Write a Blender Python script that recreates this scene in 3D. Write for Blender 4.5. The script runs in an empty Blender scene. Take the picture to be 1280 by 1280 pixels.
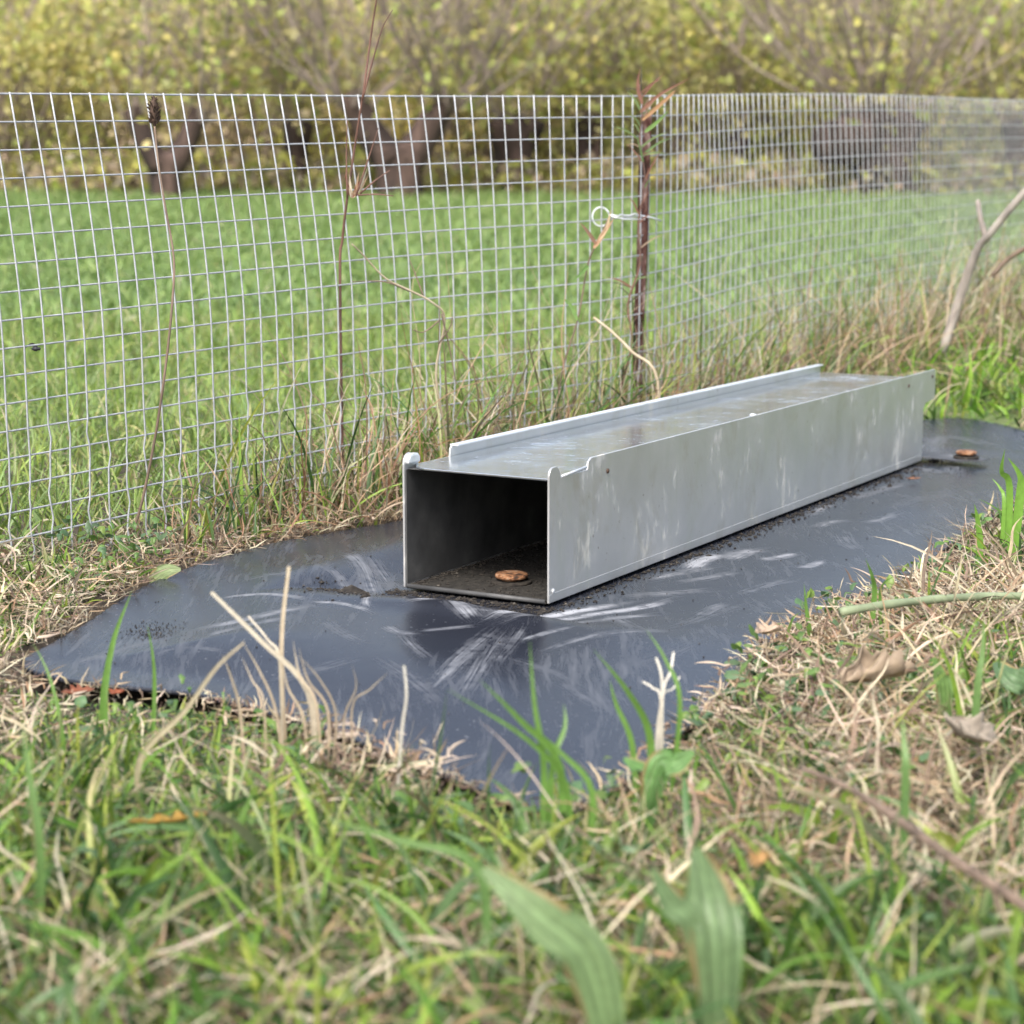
import bpy, bmesh, math, random
import numpy as np
from mathutils import Vector, Matrix

# ------------------------------------------------------------------ camera
F_PX, H_CAM, Y_HOR = 2700.0, 0.43, 119.5
PITCH = math.atan((640 - Y_HOR) / F_PX)
scene = bpy.context.scene
cam_data = bpy.data.cameras.new("camera")
cam = bpy.data.objects.new("camera", cam_data)
scene.collection.objects.link(cam)
cam.location = (0, 0, H_CAM)
cam.rotation_euler = (math.pi / 2 - PITCH, 0, 0)
cam_data.sensor_width = 36
cam_data.lens = 36 * F_PX / 1280
cam_data.clip_start = 0.02
cam_data.clip_end = 500
cam_data.dof.use_dof = True
cam_data.dof.focus_distance = 1.98
cam_data.dof.aperture_fstop = 9.6
scene.camera = cam

# ------------------------------------------------------------------ light
SUN_EL, SUN_AZ = math.radians(52), math.radians(200)      # azimuth: direction the light comes from, clockwise from +Y
world = bpy.data.worlds.new("World")
scene.world = world
world.use_nodes = True
nt = world.node_tree
nt.nodes.clear()
sky = nt.nodes.new("ShaderNodeTexSky")
sky.sky_type = 'NISHITA'
sky.sun_disc = False
sky.sun_elevation = SUN_EL
sky.sun_rotation = SUN_AZ
sky.air_density = 1.0
sky.dust_density = 4.0
sky.ozone_density = 1.0
hs = nt.nodes.new("ShaderNodeHueSaturation")
hs.inputs["Saturation"].default_value = 0.75
bgn = nt.nodes.new("ShaderNodeBackground")
bgn.inputs["Strength"].default_value = 0.15
wo = nt.nodes.new("ShaderNodeOutputWorld")
nt.links.new(sky.outputs[0], hs.inputs["Color"])
nt.links.new(hs.outputs[0], bgn.inputs["Color"])
nt.links.new(bgn.outputs[0], wo.inputs["Surface"])
sd = bpy.data.lights.new("sun", 'SUN')
sd.energy = 1.5
sd.angle = math.radians(22)
sd.color = (1.0, 0.965, 0.91)
sun = bpy.data.objects.new("sun", sd)
scene.collection.objects.link(sun)
dvec = Vector((math.sin(SUN_AZ) * math.cos(SUN_EL), math.cos(SUN_AZ) * math.cos(SUN_EL), math.sin(SUN_EL)))
sun.rotation_euler = dvec.to_track_quat('Z', 'Y').to_euler()
scene.view_settings.view_transform = 'Standard'
scene.view_settings.look = 'None'
scene.view_settings.gamma = 1
scene.view_settings.exposure = 1.36

R = random.Random(7)
RNG = np.random.default_rng(11)
COL = scene.collection

# ------------------------------------------------------------------ helpers
def ray(x, y):
    X = (x - 640) / F_PX; Y = -(y - 640) / F_PX
    c, s = math.cos(PITCH), math.sin(PITCH)
    return np.array([X, c + Y * s, -s + Y * c])

def at_y(x, y, fwd):
    """world point seen at pixel (x, y) of the 1280 px photograph at forward distance fwd"""
    d = ray(x, y)
    q = d * (fwd / d[1])
    return np.array([q[0], q[1], q[2] + H_CAM])

def at_z(x, y, z=0.0):
    d = ray(x, y)
    q = d * ((z - H_CAM) / d[2])
    return np.array([q[0], q[1], z])

# the tunnel's frame: origin at its near right bottom corner
BX, BY, BYAW = 0.0317, 1.8021, 0.4738
BW, BL, BH, BTILT = 0.1439, 1.1037, 0.1187, -0.0406
VDIR = np.array([math.sin(BYAW), math.cos(BYAW)])
UDIR = np.array([-VDIR[1], VDIR[0]])

def smooth(a, b, x):
    t = np.clip((np.asarray(x, float) - a) / (b - a), 0, 1)
    return t * t * (3 - 2 * t)

def vnoise(x, y, s, seed=0):
    """value noise in 0..1 on arrays"""
    x = np.asarray(x, float) / s + 137.3 * (seed + 1); y = np.asarray(y, float) / s + 71.7 * (seed + 3)
    xi = np.floor(x).astype(np.int64); yi = np.floor(y).astype(np.int64)
    fx = x - xi; fy = y - yi
    fx = fx * fx * (3 - 2 * fx); fy = fy * fy * (3 - 2 * fy)
    def h(a, b):
        n = (a * 374761393 + b * 668265263 + seed * 974634777) & 0xffffffff
        n = ((n ^ (n >> 13)) * 1274126177) & 0xffffffff
        return ((n ^ (n >> 16)) & 0xffff) / 65535.0
    return (h(xi, yi) * (1 - fx) + h(xi + 1, yi) * fx) * (1 - fy) + (h(xi, yi + 1) * (1 - fx) + h(xi + 1, yi + 1) * fx) * fy

def fbm(x, y, s, seed=0, o=3):
    v = 0; a = 0.5; t = 0
    for i in range(o):
        v = v + a * vnoise(x, y, s / 2 ** i, seed + i * 5); t += a; a *= 0.5
    return v / t

MAT_PX = [(26, 834), (60, 812), (100, 786), (170, 741), (240, 713), (340, 684), (430, 664), (500, 652), (640, 622), (800, 590),
          (960, 556), (1080, 534), (1160, 526), (1200, 524), (1240, 530), (1280, 541), (1340, 560), (1370, 580), (1340, 600), (1285, 624),
          (1240, 650), (1190, 682), (1115, 737), (1060, 760), (1000, 785), (950, 818), (900, 868), (840, 935), (760, 1000), (690, 1022), (600, 992),
          (500, 950), (400, 915), (300, 888), (230, 872), (130, 862), (60, 851)]

def plane_z(x, y):
    s = (np.asarray(x) - BX) * VDIR[0] + (np.asarray(y) - BY) * VDIR[1]
    return BTILT / BL * np.clip(s, 0, 1.3)

def at_plane(x, y):
    z = 0.0
    for _ in range(6):
        q = at_z(x, y, z); z = float(plane_z(q[0], q[1]))
    return q

MAT_XY = np.array([at_plane(*q)[:2] for q in MAT_PX])

def catmull(P, n):
    P = np.asarray(P); m = len(P); out = []
    for i in range(m):
        a, b, c, d = P[(i - 1) % m], P[i], P[(i + 1) % m], P[(i + 2) % m]
        for k in range(n):
            t = k / n
            out.append(0.5 * ((2 * b) + (-a + c) * t + (2 * a - 5 * b + 4 * c - d) * t * t + (-a + 3 * b - 3 * c + d) * t ** 3))
    return np.array(out)

MAT_EDGE = catmull(MAT_XY, 5)

def edge_dist(x, y):
    """signed distance to the mat's outline: negative inside"""
    x = np.asarray(x, float); y = np.asarray(y, float)
    best = np.full(x.shape, 1e9); inside = np.zeros(x.shape, bool)
    n = len(MAT_EDGE)
    for i in range(n):
        ax, ay = MAT_EDGE[i]; bx, by = MAT_EDGE[(i + 1) % n]
        dx, dy = bx - ax, by - ay
        t = np.clip(((x - ax) * dx + (y - ay) * dy) / (dx * dx + dy * dy + 1e-12), 0, 1)
        best = np.minimum(best, (x - ax - t * dx) ** 2 + (y - ay - t * dy) ** 2)
        if ay != by:
            c = ((ay > y) != (by > y)) & (x < (bx - ax) * (y - ay) / (by - ay) + ax)
            inside ^= c
    d = np.sqrt(best)
    return np.where(inside, -d, d)

def ground_z(x, y):
    x = np.asarray(x, float); y = np.asarray(y, float)
    z = plane_z(x, y)
    z = z + 0.012 * (fbm(x, y, 0.5, 3) - 0.5) * smooth(0.0, 0.2, np.abs(x) + np.abs(y - 1.9) * 0.7)
    z = z + 0.03 * (fbm(x, y, 2.5, 9) - 0.5) * smooth(2.5, 5, y)
    z = z + smooth(11.3, 19, y) * 0.95 * (0.85 + 0.3 * fbm(x, y, 3, 21))
    z = z + smooth(19, 60, y) * 0.6
    return z

# ---- materials
def new_mat(name):
    m = bpy.data.materials.new(name); m.use_nodes = True
    b = m.node_tree.nodes["Principled BSDF"]
    return m, m.node_tree, b

def ramp(t, fac, stops):
    r = t.nodes.new("ShaderNodeValToRGB")
    while len(r.color_ramp.elements) < len(stops): r.color_ramp.elements.new(0.5)
    for e, (p, c) in zip(r.color_ramp.elements, stops):
        e.position = p; e.color = (*c, 1) if len(c) == 3 else c
    t.links.new(fac, r.inputs[0])
    return r.outputs[0]

def noise(t, scale, detail=4, rough=0.55, vec=None, dist=0):
    n = t.nodes.new("ShaderNodeTexNoise")
    n.inputs["Scale"].default_value = scale; n.inputs["Detail"].default_value = detail
    n.inputs["Roughness"].default_value = rough; n.inputs["Distortion"].default_value = dist
    if vec is not None: t.links.new(vec, n.inputs["Vector"])
    return n.outputs["Fac"]

def coords(t, scale=None, rot=None):
    tc = t.nodes.new("ShaderNodeTexCoord")
    if scale is None and rot is None: return tc.outputs["Object"]
    mp = t.nodes.new("ShaderNodeMapping")
    if scale: mp.inputs["Scale"].default_value = scale
    if rot: mp.inputs["Rotation"].default_value = rot
    t.links.new(tc.outputs["Object"], mp.inputs["Vector"])
    return mp.outputs[0]

def mixc(t, fac, a, b, blend='MIX'):
    m = t.nodes.new("ShaderNodeMix"); m.data_type = 'RGBA'; m.blend_type = blend
    for sock, v in ((m.inputs[0], fac), (m.inputs[6], a), (m.inputs[7], b)):
        if isinstance(v, (int, float)): sock.default_value = v
        elif isinstance(v, tuple): sock.default_value = (*v, 1)
        else: t.links.new(v, sock)
    return m.outputs[2]

def math_n(t, op, a, b=None, clamp=False):
    m = t.nodes.new("ShaderNodeMath"); m.operation = op; m.use_clamp = clamp
    for i, v in enumerate((a, b)):
        if v is None: continue
        if isinstance(v, (int, float)): m.inputs[i].default_value = v
        else: t.links.new(v, m.inputs[i])
    return m.outputs[0]

def bump(t, b, h, strength, dist=0.001):
    n = t.nodes.new("ShaderNodeBump"); n.inputs["Strength"].default_value = strength; n.inputs["Distance"].default_value = dist
    t.links.new(h, n.inputs["Height"]); t.links.new(n.outputs[0], b.inputs["Normal"])

def foliage_mat(name, rough=0.5, trans=0.35, spec=0.35):
    """colour of each blade or leaf comes from its own vertex attribute"""
    m, t, b = new_mat(name)
    a = t.nodes.new("ShaderNodeAttribute"); a.attribute_name = "col"
    n = noise(t, 220, 3, vec=coords(t))
    c = mixc(t, 0.35, a.outputs["Color"], ramp(t, n, [(0.25, (0.55, 0.5, 0.45)), (0.75, (1.35, 1.35, 1.3))]), 'MULTIPLY')
    t.links.new(c, b.inputs["Base Color"])
    b.inputs["Roughness"].default_value = rough
    b.inputs["Specular IOR Level"].default_value = spec
    tr = t.nodes.new("ShaderNodeBsdfTranslucent"); t.links.new(c, tr.inputs["Color"])
    mx = t.nodes.new("ShaderNodeMixShader"); mx.inputs[0].default_value = trans
    out = t.nodes["Material Output"]
    t.links.new(b.outputs[0], mx.inputs[1]); t.links.new(tr.outputs[0], mx.inputs[2]); t.links.new(mx.outputs[0], out.inputs["Surface"])
    return m

def simple_mat(name, stops, scale=40, rough=0.7, metallic=0, stretch=None, bstr=0.4, bdist=0.001, spec=0.4):
    m, t, b = new_mat(name)
    v = coords(t, stretch)
    n = noise(t, scale, 5, 0.6, v)
    t.links.new(ramp(t, n, stops), b.inputs["Base Color"])
    b.inputs["Roughness"].default_value = rough; b.inputs["Metallic"].default_value = metallic
    b.inputs["Specular IOR Level"].default_value = spec
    bump(t, b, n, bstr, bdist)
    return m

M_GRASS = foliage_mat("grass_blades", 0.42, 0.35, 0.4)
M_STRAW = foliage_mat("dry_grass", 0.6, 0.25, 0.25)
M_LEAF = foliage_mat("autumn_leaves", 0.5, 0.4, 0.35)
M_BARK = simple_mat("bark", [(0.35, (0.016, 0.011, 0.009)), (0.55, (0.06, 0.038, 0.03)), (0.8, (0.17, 0.11, 0.09))], 9, 0.9, stretch=(1, 1, 0.25), bstr=1, bdist=0.02)
M_SHOOT = simple_mat("shoot_bark", [(0.3, (0.16, 0.12, 0.10)), (0.7, (0.33, 0.265, 0.225))], 14, 0.8, stretch=(1, 1, 0.2))
M_WIRE = simple_mat("galvanised_wire", [(0.3, (0.29, 0.3, 0.31)), (0.7, (0.45, 0.46, 0.47))], 160, 0.5, metallic=0.15, bstr=0.2, bdist=0.0002)
M_RUST = simple_mat("rusty_steel", [(0.34, (0.02, 0.012, 0.010)), (0.46, (0.06, 0.026, 0.02)), (0.56, (0.12, 0.07, 0.058)), (0.72, (0.33, 0.26, 0.24))], 75, 0.95, metallic=0.0, stretch=(1, 1, 0.5), bstr=0.8, spec=0.15)
M_BOLT = simple_mat("bolt_rust", [(0.36, (0.03, 0.018, 0.012)), (0.47, (0.15, 0.065, 0.03)), (0.56, (0.30, 0.15, 0.07)), (0.68, (0.26, 0.21, 0.17))], 170, 0.8, metallic=0.1, bstr=0.9, bdist=0.001)
M_STEM = simple_mat("dry_stem", [(0.3, (0.07, 0.05, 0.035)), (0.6, (0.2, 0.14, 0.10)), (0.8, (0.38, 0.3, 0.21))], 60, 0.7, stretch=(1, 1, 0.2))
M_REDSTEM = simple_mat("red_stem", [(0.3, (0.06, 0.035, 0.025)), (0.6, (0.17, 0.085, 0.06)), (0.8, (0.32, 0.22, 0.15))], 60, 0.6, stretch=(1, 1, 0.2))
M_PALESTEM = simple_mat("pale_straw", [(0.3, (0.28, 0.22, 0.14)), (0.7, (0.46, 0.39, 0.28))], 60, 0.6, stretch=(1, 1, 0.2))
M_GREYSTICK = simple_mat("weathered_wood", [(0.3, (0.13, 0.11, 0.1)), (0.55, (0.32, 0.28, 0.24)), (0.8, (0.5, 0.46, 0.4))], 30, 0.85, stretch=(1, 1, 0.3), bstr=0.8)
M_TWIG = simple_mat("green_twig", [(0.3, (0.13, 0.16, 0.09)), (0.6, (0.22, 0.26, 0.15)), (0.85, (0.33, 0.32, 0.22))], 70, 0.55, stretch=(0.3, 1, 1), bstr=0.3)
M_SEED = simple_mat("seed_head", [(0.3, (0.02, 0.012, 0.008)), (0.7, (0.1, 0.06, 0.04))], 120, 0.8)
M_BLACK = simple_mat("black_insect", [(0.3, (0.008, 0.008, 0.008)), (0.7, (0.04, 0.04, 0.045))], 120, 0.35)
M_DIRT = simple_mat("soil_crumbs", [(0.35, (0.008, 0.006, 0.005)), (0.6, (0.03, 0.025, 0.019)), (0.74, (0.2, 0.18, 0.15))], 160, 0.9)

# ---- object helpers
def tag(o, label=None, cat=None, group=None, kind=None):
    if label: o["label"] = label
    if cat: o["category"] = cat
    if group: o["group"] = group
    if kind: o["kind"] = kind
    return o

def empty(name, loc=(0, 0, 0)):
    o = bpy.data.objects.new(name, None); COL.objects.link(o)
    o.location = tuple(float(v) for v in loc); o.empty_display_size = 0.02
    return o

def link_mesh(name, verts, faces, mat, parent=None, smooth_=True, cols=None, origin=None):
    """verts are world coordinates; with a parent they are made local to it"""
    v = np.asarray(verts, float).reshape(-1, 3)
    if parent is not None:
        q = parent
        while q is not None:
            v = v - np.array(q.location); q = q.parent
    elif origin is not None: v = v - np.array(origin)
    me = bpy.data.meshes.new(name)
    if isinstance(faces, np.ndarray):
        n, k = faces.shape
        me.vertices.add(len(v)); me.vertices.foreach_set("co", v.astype(np.float32).ravel())
        me.loops.add(n * k); me.loops.foreach_set("vertex_index", faces.astype(np.int32).ravel())
        me.polygons.add(n); me.polygons.foreach_set("loop_start", np.arange(0, n * k, k, dtype=np.int32))
        me.update(calc_edges=True)
    else:
        me.from_pydata([tuple(a) for a in v], [], faces)
    me.polygons.foreach_set("use_smooth", np.full(len(me.polygons), smooth_))
    if cols is not None:
        a = me.color_attributes.new("col", 'FLOAT_COLOR', 'POINT')
        c = np.ones((len(v), 4), np.float32); c[:, :3] = cols
        a.data.foreach_set("color", c.ravel())
    me.materials.append(mat)
    me.update()
    o = bpy.data.objects.new(name, me); COL.objects.link(o)
    if parent is not None: o.parent = parent
    elif origin is not None: o.location = tuple(float(q) for q in origin)
    return o

class MB:
    def __init__(s): s.v = []; s.f = []; s.c = []
    def tube(s, pts, radii, n=6, cap=True, col=None):
        pts = [Vector(tuple(p)) for p in pts]
        if not hasattr(radii, '__len__'): radii = [radii] * len(pts)
        up = Vector((0.13, 0.31, 0.94)); b0 = len(s.v)
        for i, p in enumerate(pts):
            d = (pts[min(i + 1, len(pts) - 1)] - pts[max(i - 1, 0)])
            if d.length < 1e-9: d = Vector((0, 0, 1))
            d.normalize()
            a = d.cross(up)
            if a.length < 0.05: a = d.cross(Vector((1, 0, 0)))
            a.normalize(); b = d.cross(a); up = a.cross(d)
            for k in range(n):
                t = 2 * math.pi * k / n
                s.v.append(tuple(p + (a * math.cos(t) + b * math.sin(t)) * radii[i]))
                if col is not None: s.c.append(col)
        for i in range(len(pts) - 1):
            for k in range(n):
                q = b0 + i * n; s.f.append((q + k, q + (k + 1) % n, q + n + (k + 1) % n, q + n + k))
        if cap:
            s.f.append(tuple(b0 + k for k in range(n))[::-1]); s.f.append(tuple(b0 + (len(pts) - 1) * n + k for k in range(n)))
        return s
    def box(s, c, d, M=None):
        b0 = len(s.v)
        for x in (-1, 1):
            for y in (-1, 1):
                for z in (-1, 1):
                    p = Vector((c[0] + x * d[0] / 2, c[1] + y * d[1] / 2, c[2] + z * d[2] / 2))
                    if M: p = M @ p
                    s.v.append(tuple(p))
        for f in ((0, 1, 3, 2), (4, 6, 7, 5), (0, 4, 5, 1), (2, 3, 7, 6), (0, 2, 6, 4), (1, 5, 7, 3)):
            s.f.append(tuple(b0 + i for i in f))
        return s
    def prism(s, prof, fn, t0, t1):
        """extrude a 2-D outline; fn(a, b, t) gives the 3-D point"""
        b0 = len(s.v); n = len(prof)
        for t in (t0, t1):
            for a, b in prof: s.v.append(tuple(fn(a, b, t)))
        s.f.append(tuple(range(b0, b0 + n))); s.f.append(tuple(range(b0 + 2 * n - 1, b0 + n - 1, -1)))
        for i in range(n):
            j = (i + 1) % n; s.f.append((b0 + i, b0 + n + i, b0 + n + j, b0 + j))
        return s
    def lathe(s, c, prof, n=24, M=None):
        b0 = len(s.v)
        for r, z in prof:
            for k in range(n):
                t = 2 * math.pi * k / n
                p = Vector((r * math.cos(t), r * math.sin(t), z))
                if M: p = M @ p
                s.v.append((c[0] + p.x, c[1] + p.y, c[2] + p.z))
        for i in range(len(prof) - 1):
            for k in range(n):
                q = b0 + i * n; s.f.append((q + k, q + (k + 1) % n, q + n + (k + 1) % n, q + n + k))
        s.f.append(tuple(b0 + k for k in range(n))[::-1]); s.f.append(tuple(b0 + (len(prof) - 1) * n + k for k in range(n)))
        return s
    def build(s, name, mat, parent=None, smooth_=False, origin=None, bevel=0):
        o = link_mesh(name, s.v, s.f, mat, parent, smooth_, np.array(s.c) if s.c else None, origin)
        if bevel:
            m = o.modifiers.new("edge", 'BEVEL'); m.width = bevel; m.segments = 2; m.limit_method = 'ANGLE'; m.angle_limit = math.radians(50)
        return o

def spline(pts, n=8):
    P = [np.array(p, float) for p in pts]; P = [2 * P[0] - P[1]] + P + [2 * P[-1] - P[-2]]; out = []
    for i in range(1, len(P) - 2):
        a, b, c, d = P[i - 1:i + 3]
        for k in range(n):
            t = k / n
            out.append(0.5 * ((2 * b) + (-a + c) * t + (2 * a - 5 * b + 4 * c - d) * t * t + (-a + 3 * b - 3 * c + d) * t ** 3))
    out.append(P[-2]); return out

# ---- ribbons: many blades at once
def ribbons(root, L, W, az, th0, bend, daz, twist, seg, c0, c1, keep_above=True, fold=0.25, wprof=None, wave=0.0):
    """returns verts (N*(seg+1)*3), quad faces and colours of curved V-folded blades"""
    N = len(L); t = np.linspace(0, 1, seg + 1)
    th = th0[:, None] + bend[:, None] * t[None, :] ** 1.3
    a = az[:, None] + daz[:, None] * t[None, :]
    if wave:
        ph = RNG.uniform(0, 6.28, (N, 1)); a = a + wave * np.sin(ph + t[None, :] * RNG.uniform(4, 11, (N, 1)))
    st = (L / seg)[:, None]
    d = np.stack([np.sin(th) * np.cos(a), np.sin(th) * np.sin(a), np.cos(th)], -1)
    pos = np.zeros((N, seg + 1, 3)); pos[:, 0] = root
    mid = (d[:, :-1] + d[:, 1:]) / 2
    pos[:, 1:] = root[:, None, :] + np.cumsum(mid * st[:, :, None], 1)
    if keep_above:
        gz = root[:, 2][:, None] + 0.004
        low = pos[:, :, 2] < gz
        pos[:, :, 2] = np.where(low, gz + 0.15 * np.abs(pos[:, :, 2] - gz) * RNG.uniform(0, 1, (N, 1)), pos[:, :, 2])
        pos[:, 0] = root
    side = np.stack([-np.sin(a), np.cos(a), np.zeros_like(a)], -1)
    up = np.cross(d, side)
    tw = twist[:, None] * (0.3 + t[None, :])
    s2 = side * np.cos(tw)[..., None] + up * np.sin(tw)[..., None]
    n2 = np.cross(s2, d)
    if wprof is None: wp = np.clip(1 - t ** 2.6, 0.02, 1) * (0.65 + 0.35 * np.minimum(1, t * 5))
    else: wp = wprof(t)
    w = (W[:, None] * wp[None, :] / 2)[..., None]
    V = np.stack([pos - s2 * w, pos - n2 * w * fold * 2, pos + s2 * w], 2)      # N, seg+1, 3, 3
    base = (np.arange(N) * (seg + 1) * 3)[:, None, None]
    i = (np.arange(seg) * 3)[None, :, None]; k = np.array([0, 1])[None, None, :]
    q = base + i + k
    Fq = np.stack([q, q + 1, q + 4, q + 3], -1).reshape(-1, 4)
    tt = t[None, :, None, None]
    Cc = c0[:, None, None, :] * (1 - tt ** 1.5) + c1[:, None, None, :] * tt ** 1.5
    Cc = np.broadcast_to(Cc, V.shape)
    return V.reshape(-1, 3), Fq, Cc.reshape(-1, 3)

def join(parts):
    V = []; Fq = []; C = []; o = 0
    for v, f, c in parts:
        V.append(v); Fq.append(f + o); C.append(c); o += len(v)
    return np.concatenate(V), np.concatenate(Fq), np.concatenate(C)

GREENS = np.array([(0.095, 0.19, 0.028), (0.15, 0.26, 0.035), (0.06, 0.125, 0.025), (0.20, 0.30, 0.045), (0.085, 0.155, 0.055), (0.27, 0.33, 0.06), (0.035, 0.075, 0.02)])
STRAWS = np.array([(0.46, 0.37, 0.25), (0.38, 0.29, 0.185), (0.56, 0.49, 0.36), (0.27, 0.175, 0.105), (0.45, 0.39, 0.28), (0.50, 0.41, 0.31), (0.24, 0.17, 0.12), (0.15, 0.105, 0.075)])

def pick(pal, n, jit=0.18):
    c = pal[RNG.integers(0, len(pal), n)]
    return c * RNG.uniform(1 - jit, 1 + jit, (n, 1)) * RNG.uniform(0.94, 1.06, (n, 3))

# fence line on the ground (world X, Y)
FENCE = [(-1.45, 0.55), (-0.80, 1.435), (-0.457, 1.93), (-0.125, 2.41), (0.153, 2.76), (0.39, 3.29), (0.764, 3.97), (1.067, 4.52), (1.75, 5.6), (2.9, 7.1)]
FX = np.array([q[0] for q in FENCE]); FY = np.array([q[1] for q in FENCE])
def fence_y(x): return np.interp(x, FX, FY)
def fence_side(x, y):
    """approximate distance towards the camera side of the fence (positive: camera side)"""
    return (fence_y(x) - np.asarray(y)) * 0.6

# ------------------------------------------------------------------ ground
def build_ground():
    xs = np.concatenate([np.linspace(-60, -6, 14), np.linspace(-5.5, -1.3, 22), np.linspace(-1.25, 1.5, 140), np.linspace(1.6, 6, 24), np.linspace(6.5, 60, 14)])
    ys = np.concatenate([np.linspace(-20, -0.5, 10), np.linspace(0, 0.6, 8), np.linspace(0.64, 3.2, 130), np.linspace(3.3, 12, 60), np.linspace(12.4, 24, 26), np.linspace(26, 90, 14)])
    X, Y = np.meshgrid(xs, ys)
    Z = ground_z(X, Y)
    d = edge_dist(X.ravel(), Y.ravel()).reshape(X.shape)
    Z = Z - 0.022 * smooth(0.03, -0.01, d)                       # worn hollow under the mat
    Z = Z + 0.006 * (fbm(X, Y, 0.06, 31) - 0.5)
    V = np.stack([X, Y, Z], -1).reshape(-1, 3)
    ny, nx = X.shape
    i = (np.arange(ny - 1)[:, None] * nx + np.arange(nx - 1)[None, :]).ravel()
    Fq = np.stack([i, i + 1, i + nx + 1, i + nx], -1)
    m, t, b = new_mat("soil_and_turf")
    v = coords(t)
    n1 = noise(t, 60, 6, 0.65, v); n2 = noise(t, 3.5, 4, 0.6, v); n3 = noise(t, 9, 4, 0.6, v)
    soil = ramp(t, n1, [(0.3, (0.022, 0.016, 0.011)), (0.55, (0.07, 0.052, 0.034)), (0.75, (0.2, 0.155, 0.1))])
    green = ramp(t, n3, [(0.3, (0.06, 0.11, 0.025)), (0.7, (0.13, 0.2, 0.05))])
    litter = ramp(t, n3, [(0.3, (0.11, 0.09, 0.065)), (0.55, (0.18, 0.15, 0.10)), (0.75, (0.24, 0.24, 0.09))])
    sx = t.nodes.new("ShaderNodeSeparateXYZ"); t.links.new(v, sx.inputs[0])
    # meadow turf lies beyond the fence, leaf litter from 10 m on
    mr = t.nodes.new("ShaderNodeMapRange"); mr.inputs[1].default_value = 2.6; mr.inputs[2].default_value = 3.6
    t.links.new(sx.outputs[1], mr.inputs[0])
    c1 = mixc(t, mr.outputs[0], soil, green)
    mr2 = t.nodes.new("ShaderNodeMapRange"); mr2.inputs[1].default_value = 10.4; mr2.inputs[2].default_value = 11.2
    t.links.new(math_n(t, 'ADD', sx.outputs[1], n2), mr2.inputs[0])
    t.links.new(mixc(t, mr2.outputs[0], c1, litter), b.inputs["Base Color"])
    b.inputs["Roughness"].default_value = 0.95
    bump(t, b, n1, 0.8, 0.004)
    o = link_mesh("ground", V, Fq, m)
    tag(o, kind="structure")
build_ground()

# ------------------------------------------------------------------ rubber mat
def mat_z(x, y):
    z = plane_z(x, y) + 0.0
    ed = -edge_dist(x, y)
    z = z + 0.007 * (fbm(x, y, 0.22, 41, 2) - 0.5) * smooth(0.0, 0.12, ed) + 0.001
    # the left half is cupped: it rises from its rim and falls away again towards the fence
    s0 = (np.asarray(x) - BX) * VDIR[0] + (np.asarray(y) - BY) * VDIR[1]
    z = z + 0.012 * smooth(0.0, 0.17, ed) * smooth(0.02, -0.12, s0 - 0.3 * smooth(-0.02, -0.12, np.asarray(x)))
    s = (np.asarray(x) - BX) * VDIR[0] + (np.asarray(y) - BY) * VDIR[1]
    u = (np.asarray(x) - BX) * UDIR[0] + (np.asarray(y) - BY) * UDIR[1]
    # flattened under the tunnel and pressed down where it is bolted
    under = smooth(0.10, 0.02, np.maximum(np.maximum(-s, s - BL - 0.08), np.maximum(-u - 0.09 * smooth(BL - 0.1, BL - 0.02, s), u - BW)))
    flat = plane_z(x, y) - 0.001
    z = z * (1 - under) + flat * under
    # ridges rising from the tunnel's near end
    z = z + 0.007 * np.exp(-((s + 0.075) / 0.03) ** 2) * np.exp(-((u - 0.05) / 0.12) ** 2)
    z = z + 0.004 * np.exp(-((s + 0.02) / 0.05) ** 2) * np.exp(-((u - 0.22) / 0.05) ** 2)
    return z

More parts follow.
